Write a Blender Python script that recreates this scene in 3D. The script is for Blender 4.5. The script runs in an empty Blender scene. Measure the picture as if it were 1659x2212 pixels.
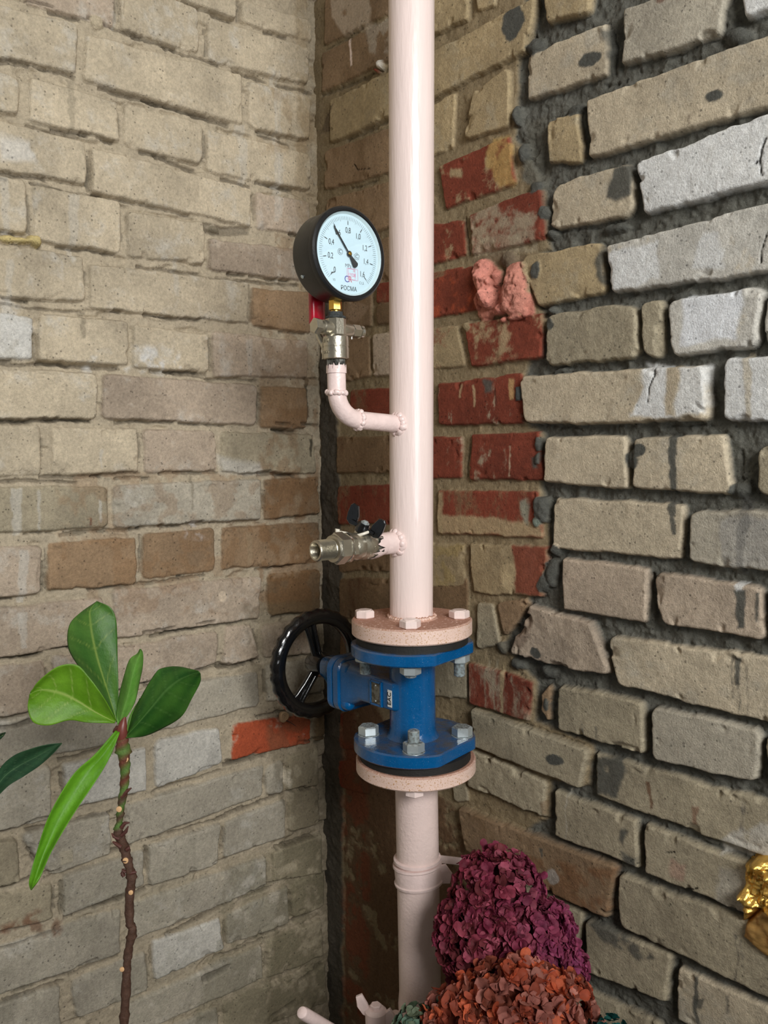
import bpy, bmesh, math, random
import numpy as np
from mathutils import Vector, Matrix

PI = math.pi
random.seed(7)
scene = bpy.context.scene
COL = scene.collection
H0 = 1.5                                   # height of the camera above the floor

# ------------------------------------------------------------------ camera
CAM = np.array([1.14231711, -0.85999227, H0])
YAW, PITCH, ROLL, FPX = 0.852502830, 0.0732514448, -0.0109811414, 1815.43
def cam_axes():
    f = np.array([-math.sin(YAW)*math.cos(PITCH), math.cos(YAW)*math.cos(PITCH), -math.sin(PITCH)])
    r = np.array([math.cos(YAW), math.sin(YAW), 0.0]); u = np.cross(r, f)
    c, s = math.cos(ROLL), math.sin(ROLL)
    return r*c + u*s, -r*s + u*c, f
CR, CU, CF = cam_axes()
cam_data = bpy.data.cameras.new('camera'); cam = bpy.data.objects.new('camera', cam_data); COL.objects.link(cam)
cam_data.sensor_fit = 'HORIZONTAL'; cam_data.sensor_width = 36.0; cam_data.lens = FPX/1659.0*36.0
cam_data.clip_start = 0.02; cam_data.clip_end = 50
cam.matrix_world = Matrix(((CR[0], CU[0], -CF[0], CAM[0]), (CR[1], CU[1], -CF[1], CAM[1]), (CR[2], CU[2], -CF[2], CAM[2]), (0, 0, 0, 1)))
scene.camera = cam

# ------------------------------------------------------------------ world, light, exposure
world = bpy.data.worlds.new('world'); scene.world = world; world.use_nodes = True
bg = world.node_tree.nodes['Background']; bg.inputs[0].default_value = (0.86, 0.93, 1.0, 1); bg.inputs[1].default_value = 0.2
def area(name, loc, target, sx, sy, power, col):
    l = bpy.data.lights.new(name, 'AREA'); l.shape = 'RECTANGLE'; l.size = sx; l.size_y = sy; l.energy = power; l.color = col
    o = bpy.data.objects.new(name, l); COL.objects.link(o); o.location = loc
    o.rotation_euler = (Vector(target) - Vector(loc)).to_track_quat('-Z', 'Y').to_euler(); return o
area('window_daylight', (2.75, -1.15, H0+1.12), (0.0, -0.50, H0+0.20), 1.0, 1.0, 66, (1.0, 0.99, 0.97))
area('window_daylight_side', (3.50, -0.90, H0+0.15), (0.3, -0.3, H0+0.10), 1.1, 1.5, 26, (0.93, 0.97, 1.0))
scene.view_settings.view_transform = 'Standard'; scene.view_settings.look = 'None'
scene.view_settings.exposure = 0.38; scene.view_settings.gamma = 1.0
scene.view_settings.use_curve_mapping = False

# ------------------------------------------------------------------ picture point -> place helpers
def ray(x, y): return CF + CR*((x-829.5)/FPX) - CU*((y-1106.0)/FPX)
def at(x, y, D): return CAM + ray(x, y)*D                       # point at distance D along the view axis
def onX(x, y, X): d = ray(x, y); return CAM + d*((X-CAM[0])/d[0])
def onY(x, y, Y): d = ray(x, y); return CAM + d*((Y-CAM[1])/d[1])
def srgb(r, g, b):
    f = lambda c: (c/255.0/12.92) if c/255.0 <= 0.04045 else ((c/255.0+0.055)/1.055)**2.4
    return (f(r), f(g), f(b))

# ------------------------------------------------------------------ materials
def mat(name, col, rough=0.6, metal=0.0, bump=0.0, bscale=300, var=0.0, vscale=60, stretch=None, coat=0.0, spec=None):
    m = bpy.data.materials.new(name); m.use_nodes = True; nt = m.node_tree; b = nt.nodes['Principled BSDF']
    b.inputs['Roughness'].default_value = rough; b.inputs['Metallic'].default_value = metal
    b.inputs['Coat Weight'].default_value = coat
    if spec is not None: b.inputs['Specular IOR Level'].default_value = spec
    tc = nt.nodes.new('ShaderNodeTexCoord'); mp = nt.nodes.new('ShaderNodeMapping'); nt.links.new(tc.outputs['Object'], mp.inputs[0])
    if stretch: mp.inputs['Scale'].default_value = stretch
    n = nt.nodes.new('ShaderNodeTexNoise'); n.inputs['Scale'].default_value = vscale; n.inputs['Detail'].default_value = 6
    nt.links.new(mp.outputs[0], n.inputs['Vector'])
    cr = nt.nodes.new('ShaderNodeValToRGB'); nt.links.new(n.outputs[0], cr.inputs[0])
    c = np.array(col); cr.color_ramp.elements[0].position = 0.3; cr.color_ramp.elements[1].position = 0.7
    cr.color_ramp.elements[0].color = (*np.clip(c*(1-var), 0, 1), 1); cr.color_ramp.elements[1].color = (*np.clip(c*(1+var), 0, 1), 1)
    nt.links.new(cr.outputs[0], b.inputs['Base Color'])
    if bump > 0:
        n2 = nt.nodes.new('ShaderNodeTexNoise'); n2.inputs['Scale'].default_value = bscale; n2.inputs['Detail'].default_value = 5
        nt.links.new(mp.outputs[0], n2.inputs['Vector'])
        bp = nt.nodes.new('ShaderNodeBump'); bp.inputs['Strength'].default_value = bump; bp.inputs['Distance'].default_value = 0.001
        nt.links.new(n2.outputs[0], bp.inputs['Height']); nt.links.new(bp.outputs[0], b.inputs['Normal'])
    m['ramp'] = cr.name
    return m
def overlay(m, col, scale, lo, hi, up=0.0, rough=None, detail=8):
    """a second colour breaking through in noise patches; up > 0 keeps it to surfaces facing up (settled dust)"""
    nt = m.node_tree; b = nt.nodes['Principled BSDF']; N = nt.nodes.new
    src = b.inputs['Base Color'].links[0].from_socket
    tc = N('ShaderNodeTexCoord'); n = N('ShaderNodeTexNoise'); n.inputs['Scale'].default_value = scale; n.inputs['Detail'].default_value = detail
    nt.links.new(tc.outputs['Object'], n.inputs['Vector'])
    mr = N('ShaderNodeMapRange'); mr.inputs['From Min'].default_value = lo; mr.inputs['From Max'].default_value = hi
    nt.links.new(n.outputs[0], mr.inputs['Value']); fac = mr.outputs[0]
    if up > 0:
        g = N('ShaderNodeNewGeometry'); sx = N('ShaderNodeSeparateXYZ'); nt.links.new(g.outputs['Normal'], sx.inputs[0])
        m2 = N('ShaderNodeMapRange'); m2.inputs['From Min'].default_value = 0.3; m2.inputs['From Max'].default_value = 0.9; m2.inputs['To Max'].default_value = up
        nt.links.new(sx.outputs[2], m2.inputs['Value'])
        mu = N('ShaderNodeMath'); mu.operation = 'MULTIPLY'; nt.links.new(fac, mu.inputs[0]); nt.links.new(m2.outputs[0], mu.inputs[1]); fac = mu.outputs[0]
    mx = N('ShaderNodeMix'); mx.data_type = 'RGBA'; nt.links.new(fac, mx.inputs[0]); nt.links.new(src, mx.inputs[6]); mx.inputs[7].default_value = (*col, 1)
    nt.links.new(mx.outputs[2], b.inputs['Base Color'])
    if rough is not None:
        mr3 = N('ShaderNodeMapRange'); mr3.inputs['To Min'].default_value = b.inputs['Roughness'].default_value; mr3.inputs['To Max'].default_value = rough
        nt.links.new(fac, mr3.inputs['Value']); nt.links.new(mr3.outputs[0], b.inputs['Roughness'])
    return m
def attr_mat(name, rough=0.85, bump=0.35, bscale=700, var=0.16, pits=True, spec=0.3, coat=0.0, sub=0.0):
    """colour from the mesh's own colour attribute, broken up by fine procedural grain"""
    m = bpy.data.materials.new(name); m.use_nodes = True; nt = m.node_tree; N = nt.nodes.new; b = nt.nodes['Principled BSDF']
    b.inputs['Roughness'].default_value = rough; b.inputs['Specular IOR Level'].default_value = spec; b.inputs['Coat Weight'].default_value = coat
    at_ = N('ShaderNodeAttribute'); at_.attribute_name = 'Col'
    tc = N('ShaderNodeTexCoord')
    n = N('ShaderNodeTexNoise'); n.inputs['Scale'].default_value = 260; n.inputs['Detail'].default_value = 8; n.inputs['Roughness'].default_value = 0.7
    nt.links.new(tc.outputs['Object'], n.inputs['Vector'])
    mr = N('ShaderNodeMapRange'); mr.inputs['From Min'].default_value = 0.3; mr.inputs['From Max'].default_value = 0.7
    mr.inputs['To Min'].default_value = 1-var; mr.inputs['To Max'].default_value = 1+var; nt.links.new(n.outputs[0], mr.inputs['Value'])
    vm = N('ShaderNodeVectorMath'); vm.operation = 'SCALE'; nt.links.new(at_.outputs['Color'], vm.inputs[0]); nt.links.new(mr.outputs[0], vm.inputs['Scale'])
    col = vm.outputs[0]
    if pits:
        v = N('ShaderNodeTexVoronoi'); v.inputs['Scale'].default_value = 130; nt.links.new(tc.outputs['Object'], v.inputs['Vector'])
        pr = N('ShaderNodeMapRange'); pr.inputs['From Min'].default_value = 0.10; pr.inputs['From Max'].default_value = 0.2; nt.links.new(v.outputs['Distance'], pr.inputs['Value'])
        n3 = N('ShaderNodeTexNoise'); n3.inputs['Scale'].default_value = 45; nt.links.new(tc.outputs['Object'], n3.inputs['Vector'])
        m3 = N('ShaderNodeMapRange'); m3.inputs['From Min'].default_value = 0.45; m3.inputs['From Max'].default_value = 0.6; m3.inputs['To Min'].default_value = 1.0; m3.inputs['To Max'].default_value = 0.5
        nt.links.new(n3.outputs[0], m3.inputs['Value'])
        mx = N('ShaderNodeMath'); mx.operation = 'MAXIMUM'; nt.links.new(pr.outputs[0], mx.inputs[0]); nt.links.new(m3.outputs[0], mx.inputs[1])
        v2 = N('ShaderNodeVectorMath'); v2.operation = 'SCALE'; nt.links.new(col, v2.inputs[0]); nt.links.new(mx.outputs[0], v2.inputs['Scale']); col = v2.outputs[0]
    nt.links.new(col, b.inputs['Base Color'])
    nb = N('ShaderNodeTexNoise'); nb.inputs['Scale'].default_value = bscale; nb.inputs['Detail'].default_value = 8; nb.inputs['Roughness'].default_value = 0.65
    nt.links.new(tc.outputs['Object'], nb.inputs['Vector'])
    bp = N('ShaderNodeBump'); bp.inputs['Strength'].default_value = bump; bp.inputs['Distance'].default_value = 0.0015
    nt.links.new(nb.outputs[0], bp.inputs['Height']); nt.links.new(bp.outputs[0], b.inputs['Normal'])
    if sub > 0:
        b.inputs['Transmission Weight'].default_value = 0.0
        b.inputs['Subsurface Weight'].default_value = sub; b.inputs['Subsurface Scale'].default_value = 0.004
    return m

# ------------------------------------------------------------------ mesh builder
def frame(axis, ref=None):
    n = Vector(axis).normalized(); a = Vector(ref) if ref is not None else (Vector((0, 0, 1)) if abs(n.z) < 0.9 else Vector((1, 0, 0)))
    x = (a - n*a.dot(n)).normalized(); return x, n.cross(x), n
class MB:
    def __init__(s): s.v = []; s.f = []
    def add(s, vs, fs):
        o = len(s.v); s.v += [tuple(map(float, p)) for p in vs]; s.f += [tuple(i+o for i in q) for q in fs]; return s
    def lathe(s, prof, org, axis=(0, 0, 1), seg=40, caps=True, ref=None, rot=0.0, rad=None):
        x, y, n = frame(axis, ref); org = Vector(org); vs = []
        for r, t in prof:
            for k in range(seg):
                a = rot + 2*PI*k/seg; rr = r*(rad(a, t) if rad else 1.0)
                vs.append(org + n*t + x*(rr*math.cos(a)) + y*(rr*math.sin(a)))
        fs = [(i*seg+k, i*seg+(k+1) % seg, (i+1)*seg+(k+1) % seg, (i+1)*seg+k) for i in range(len(prof)-1) for k in range(seg)]
        if caps: fs += [tuple(range(seg-1, -1, -1)), tuple((len(prof)-1)*seg+k for k in range(seg))]
        return s.add(vs, fs)
    def hexp(s, org, axis, af, L, ch=0.0012, ref=None, rot=0.0, seg=6):
        R = af/2/math.cos(PI/seg); return s.lathe([(R-ch*1.3, 0), (R, ch), (R, L-ch), (R-ch*1.3, L)], org, axis, seg, True, ref, rot)
    def tube(s, pts, rad, seg=24, caps=True, wob=None):
        pts = [Vector(p) for p in pts]; n = len(pts); rad = [rad]*n if not hasattr(rad, '__len__') else rad
        vs = []; px = None
        for i, p in enumerate(pts):
            t = ((pts[min(i+1, n-1)] - p).normalized() + (p - pts[max(i-1, 0)]).normalized()).normalized()
            x = frame(t)[0] if px is None else (px - t*px.dot(t)).normalized()
            px = x; y = t.cross(x)
            for k in range(seg):
                a = 2*PI*k/seg; r = rad[i]*(wob(i, a) if wob else 1); vs.append(p + x*(r*math.cos(a)) + y*(r*math.sin(a)))
        fs = [(i*seg+k, i*seg+(k+1) % seg, (i+1)*seg+(k+1) % seg, (i+1)*seg+k) for i in range(n-1) for k in range(seg)]
        if caps: fs += [tuple(range(seg-1, -1, -1)), tuple((n-1)*seg+k for k in range(seg))]
        return s.add(vs, fs)
    def rings(s, rings, caps=True):
        seg = len(rings[0]); vs = [p for r in rings for p in r]
        fs = [(i*seg+k, i*seg+(k+1) % seg, (i+1)*seg+(k+1) % seg, (i+1)*seg+k) for i in range(len(rings)-1) for k in range(seg)]
        if caps: fs += [tuple(range(seg-1, -1, -1)), tuple((len(rings)-1)*seg+k for k in range(seg))]
        return s.add(vs, fs)
    def prism(s, pts2, org, ux, uy, n, th, ch=0.0):
        org, ux, uy, n = map(Vector, (org, ux, uy, n)); P = np.array(pts2, float); c = P.mean(0)
        def lay(sc, t):
            Q = P if sc == 0 else P - (P-c)/np.maximum(np.linalg.norm(P-c, axis=1)[:, None], 1e-9)*sc
            return [org + ux*q[0] + uy*q[1] + n*t for q in Q]
        return s.rings([lay(ch, 0), lay(0, ch), lay(0, th-ch), lay(ch, th)] if ch > 0 else [lay(0, 0), lay(0, th)])
    def box(s, c, ax, size, ch=0.0005):
        x, y, z = [Vector(a).normalized() for a in ax]; hx, hy, hz = [q/2 for q in size]
        return s.prism([(-hx, -hy), (hx, -hy), (hx, hy), (-hx, hy)], Vector(c) - z*hz, x, y, z, size[2], ch)
WL = {}
def put(o, parent, loc):
    COL.objects.link(o); WL[o.name] = Vector(loc)
    if parent is not None: o.parent = parent
    o.location = Vector(loc) - (WL[parent.name] if parent is not None else Vector((0, 0, 0)))
def obj(name, mb, m, parent=None, loc=None, angle=32, smooth=True):
    if loc is None: loc = WL[parent.name] if parent is not None else Vector((0, 0, 0))
    loc = Vector(loc); me = bpy.data.meshes.new(name)
    me.from_pydata([(a-loc.x, b-loc.y, c-loc.z) for a, b, c in mb.v], [], mb.f)
    bm = bmesh.new(); bm.from_mesh(me); bmesh.ops.recalc_face_normals(bm, faces=bm.faces); bm.to_mesh(me); bm.free()
    if smooth:
        me.polygons.foreach_set('use_smooth', [True]*len(me.polygons)); me.set_sharp_from_angle(angle=math.radians(angle))
    me.materials.append(m); o = bpy.data.objects.new(name, me); put(o, parent, loc); return o
def tag(o, label, cat, group=None, kind=None):
    o['label'] = label; o['category'] = cat
    if group: o['group'] = group
    if kind: o['kind'] = kind
    return o
def thing(name, label, cat, loc, group=None):
    o = bpy.data.objects.new(name, None); o.empty_display_size = 0.02; put(o, None, loc); return tag(o, label, cat, group)
def text_mesh(name, s, size, org, ux, uy, m, parent, sx=1.0, depth=0.00025, align='CENTER'):
    """a word laid on a surface: org = centre, ux = reading direction, uy = up"""
    cu = bpy.data.curves.new(name, 'FONT'); cu.body = s; cu.size = size; cu.align_x = align; cu.align_y = 'CENTER'; cu.extrude = depth/2
    t = bpy.data.objects.new(name, cu); dg = bpy.context.evaluated_depsgraph_get(); me = bpy.data.meshes.new_from_object(t, depsgraph=dg)
    bpy.data.objects.remove(t); bpy.data.curves.remove(cu)
    ux, uy = Vector(ux).normalized(), Vector(uy).normalized(); n = ux.cross(uy); org = Vector(org); loc = WL[parent.name]
    for v in me.vertices: v.co = org + ux*(v.co.x*sx) + uy*v.co.y + n*v.co.z - loc
    me.name = name; me.materials.clear(); me.materials.append(m); o = bpy.data.objects.new(name, me); put(o, parent, loc); return o

# ================================================================== THE BRICK WALLS
def hsh(i, j, s):
    h = (i.astype(np.int64)*374761393 + j.astype(np.int64)*668265263 + s*1274126177) & 0xffffffff
    h = ((h ^ (h >> 13))*1103515245) & 0xffffffff; h = (h ^ (h >> 16)) & 0xffff
    return h/65535.0
def vn(x, y, s=0):
    i = np.floor(x); j = np.floor(y); fx = x-i; fy = y-j; i = i.astype(np.int64); j = j.astype(np.int64)
    fx = fx*fx*(3-2*fx); fy = fy*fy*(3-2*fy)
    a = hsh(i, j, s)*(1-fx) + hsh(i+1, j, s)*fx; b = hsh(i, j+1, s)*(1-fx) + hsh(i+1, j+1, s)*fx
    return (a*(1-fy) + b*fy)*2-1
def fbm(x, y, wl, s=0, octv=4, gain=0.55):
    o = 0; a = 1.0; t = 0
    for k in range(octv): o = o + a*vn(x/wl + 17.3*k, y/wl - 9.1*k, s+k*13); t += a; a *= gain; wl /= 2.07
    return o/t
def sst(a, b, x): t = np.clip((x-a)/(b-a), 0, 1); return t*t*(3-2*t)
def psdf(U, Z, P):
    """signed distance to a polygon, negative inside"""
    P = np.asarray(P, float); n = len(P); d = np.full(U.shape, 1e9); s = np.zeros(U.shape, bool)
    for i in range(n):
        ax, ay = P[i]; bx, by = P[(i+1) % n]; ex, ey = bx-ax, by-ay; wx, wy = U-ax, Z-ay
        t = np.clip((wx*ex+wy*ey)/(ex*ex+ey*ey+1e-12), 0, 1); d = np.minimum(d, (wx-ex*t)**2 + (wy-ey*t)**2)
        if abs(ey) > 1e-9: s ^= ((ay > Z) != (by > Z)) & (U < (ex*(Z-ay)/ey + ax))
    d = np.sqrt(d); return np.where(s, -d, d)
def axis_coords(lo, flo, fhi, hi, fine, coarse):
    a = list(np.arange(lo, flo, coarse)); b = list(np.arange(flo, fhi, fine)); c = list(np.arange(fhi, hi, coarse)); return np.array(a+b+c+[hi])
PAL = {'T': (197, 183, 158), 'Y': (176, 157, 122), 'P': (185, 168, 148), 'G': (180, 172, 155), 'B': (152, 127, 99), 'N': (128, 104, 77),
       'W': (222, 222, 219), 'L': (202, 198, 188), 'R': (134, 66, 48), 'O': (184, 88, 56), 'K': (84, 84, 78), 'S': (98, 70, 48), 'E': (170, 159, 135)}
PAL = {k: np.array(srgb(*v)) for k, v in PAL.items()}
class Wall:
    def __init__(s, side, ulo, fu0, fu1, uhi, step):
        s.side = side; s.u = axis_coords(ulo, fu0, fu1, uhi, step, 0.008); s.z = axis_coords(0.0, H0-1.06, H0+0.86, 2.8, step, 0.01)
        s.U, s.Z = np.meshgrid(s.u, s.z); U, Z = s.U, s.Z; sd = 100 if side == 'L' else 200
        s.wu = 0.0022*fbm(U, Z, 0.035, sd+1, 2) + 0.0010*fbm(U, Z, 0.009, sd+2, 2)
        s.wz = 0.0022*fbm(U, Z, 0.035, sd+3, 2) + 0.0010*fbm(U, Z, 0.009, sd+4, 2)
        s.n60 = fbm(U, Z, 0.06, sd+5, 4); s.n20 = fbm(U, Z, 0.02, sd+6, 4); s.n6 = fbm(U, Z, 0.007, sd+7, 3); s.nst = fbm(U*5, Z*0.6, 0.03, sd+8, 4)
        s.H = np.zeros(U.shape); s.C = np.zeros(U.shape+(3,)); s.M = np.zeros(U.shape); s.bid = np.zeros(U.shape)
    def uv(s, x, y):
        if s.side == 'L': p = onX(x, y, 0.0); return (-p[1], p[2])
        p = onY(x, y, 0.0); return (p[0], p[2])
    def sub(s, P, mg):
        P = np.asarray(P); i0, i1 = np.searchsorted(s.u, [P[:, 0].min()-mg, P[:, 0].max()+mg]); j0, j1 = np.searchsorted(s.z, [P[:, 1].min()-mg, P[:, 1].max()+mg])
        return slice(j0, j1), slice(i0, i1)
    def brick(s, P, col, hgt=0.0, r=0.006, edge=0.0045, tone=1.0, mix=None, rough=1.0):
        """P: four corners on the wall face (tl, tr, br, bl)"""
        P = np.array(P, float); c = P.mean(0); w = max(P[:, 0])-min(P[:, 0]); r = min(r, w*0.3)
        Q = P.copy(); Q[:, 0] += np.where(P[:, 0] < c[0], r, -r); Q[:, 1] += np.where(P[:, 1] < c[1], r, -r)
        sl = s.sub(P, 0.01)
        if s.U[sl].size == 0: return
        U = s.U[sl]+s.wu[sl]*rough; Z = s.Z[sl]+s.wz[sl]*rough
        d = -(psdf(U, Z, Q)-r)                                  # positive inside
        m = sst(-0.0006, 0.0012, d); prof = np.sqrt(np.clip(1-(1-np.clip(d/edge, 0, 1))**2, 0, 1))
        k = random.random()*99; tx, tz = random.uniform(-.012, .012), random.uniform(-.02, .02)
        face = hgt + tx*(U-c[0]) + tz*(Z-c[1]) + 0.0009*s.n20[sl]*rough + 0.0003*s.n6[sl]
        chip = sst(0.35, 0.6, fbm(U+k, Z-k, 0.018, 31, 2))*sst(0.016, 0.0, d)*0.004*rough
        low = s.H[sl]; h = low + (face - chip - low)*prof
        s.H[sl] = np.where(d > 0, np.maximum(h, low), low)
        cc = PAL[col]*tone
        n = fbm(U+k, Z+k, 0.05, 77, 4)[..., None]; C = cc*(1+0.20*n+0.13*s.n6[sl][..., None]+0.08*s.n20[sl][..., None])
        C = C*(1-0.16*sst(0.1, 0.6, fbm(U-k, Z+k, 0.09, 41, 2))[..., None])
        if mix:
            c2, lo, hi, wl, st = mix
            f = sst(lo-.1, hi+.1, fbm((U+k)*st, (Z+k)/st, wl, 55, 6, .7)+.22*s.n6[sl])[..., None]; f = f*(.55 if c2 == 'L' else .8); C = C*(1-f) + PAL[c2]*f*(1+0.1*n)
        s.C[sl] = s.C[sl]*(1-m[..., None]) + C*m[..., None]; s.M[sl] = np.maximum(s.M[sl], m)
    def paint(s, P, col, amt=1.0, soft=0.002, dh=0.0, warp=1.0, thr=None, gloss=0):
        P = np.array(P, float); sl = s.sub(P, 0.012+soft)
        if s.U[sl].size == 0: return
        U = s.U[sl]+s.wu[sl]*warp*1.5; Z = s.Z[sl]+s.wz[sl]*warp*1.5; d = psdf(U, Z, P) + warp*0.0012*s.n6[sl]
        m = sst(soft, -soft, d)*amt
        if thr is not None: m = m*sst(thr-0.12, thr+0.12, s.n20[sl]*0.6+s.n60[sl]*0.7)
        c = PAL[col] if isinstance(col, str) else np.array(srgb(*col))
        s.C[sl] = s.C[sl]*(1-m[..., None]) + c*(1+0.08*s.n6[sl][..., None])*m[..., None]
        if dh: s.H[sl] += dh*m
    def lump(s, x, y, rad, h, col=None, sq=1.0):
        cu, cz = s.uv(x, y); P = [(cu-rad*1.5, cz-rad*1.5), (cu+rad*1.5, cz+rad*1.5)]; sl = s.sub(P, 0)
        U = s.U[sl]+s.wu[sl]*2; Z = s.Z[sl]+s.wz[sl]*2; d = np.sqrt(((U-cu)/rad)**2 + ((Z-cz)/(rad*sq))**2)
        d = d*(1+0.35*s.n20[sl]+0.15*s.n6[sl]); m = sst(1.0, 0.8, d); low = s.H[sl]; s.H[sl] = low + np.maximum(h*(1+0.45*s.n6[sl]+.3*s.n20[sl])-low, 0)*np.sqrt(np.clip(1-d*d, 0, 1))
        if col is not None:
            c = PAL[col] if isinstance(col, str) else np.array(srgb(*col)); s.C[sl] = s.C[sl]*(1-m[..., None]) + c*(1+0.15*s.n6[sl][..., None])*m[..., None]
    def build(s, name, m):
        H = s.H; U, Z = s.U, s.Z; nz, nu = U.shape
        co = np.empty((nz*nu, 3), np.float32)
        if s.side == 'L': co[:, 0] = H.ravel(); co[:, 1] = -U.ravel(); co[:, 2] = Z.ravel()
        else: co[:, 0] = U.ravel(); co[:, 1] = -H.ravel(); co[:, 2] = Z.ravel()
        idx = np.arange(nz*nu).reshape(nz, nu); a, b, c, d = idx[:-1, :-1], idx[:-1, 1:], idx[1:, 1:], idx[1:, :-1]
        q = np.stack([a, d, c, b] if s.side == 'L' else [a, b, c, d], -1).reshape(-1, 4).astype(np.int32)
        me = bpy.data.meshes.new(name); me.vertices.add(len(co)); me.vertices.foreach_set('co', co.ravel())
        me.loops.add(q.size); me.loops.foreach_set('vertex_index', q.ravel()); me.polygons.add(len(q))
        me.polygons.foreach_set('loop_start', np.arange(0, q.size, 4, dtype=np.int32)); me.polygons.foreach_set('loop_total', np.full(len(q), 4, np.int32))
        me.update(calc_edges=True); me.polygons.foreach_set('use_smooth', np.ones(len(q), bool))
        ca = me.color_attributes.new('Col', 'FLOAT_COLOR', 'POINT'); C4 = np.ones((nz*nu, 4), np.float32); C4[:, :3] = np.clip(s.C.reshape(-1, 3), 0.004, 0.95)
        ca.data.foreach_set('color', C4.ravel()); me.materials.append(m); o = bpy.data.objects.new(name, me); put(o, None, (0, 0, 0)); o['kind'] = 'structure'; return o

def c1(x, y): return (x/2.3042, y/2.3042)
def c2(x, y): return (x/2.3042, 650+y/2.3042)
def c3(x, y): return (x/2.1829, 1300+y/2.1829)
def full(x, y): return (x, y)
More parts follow.
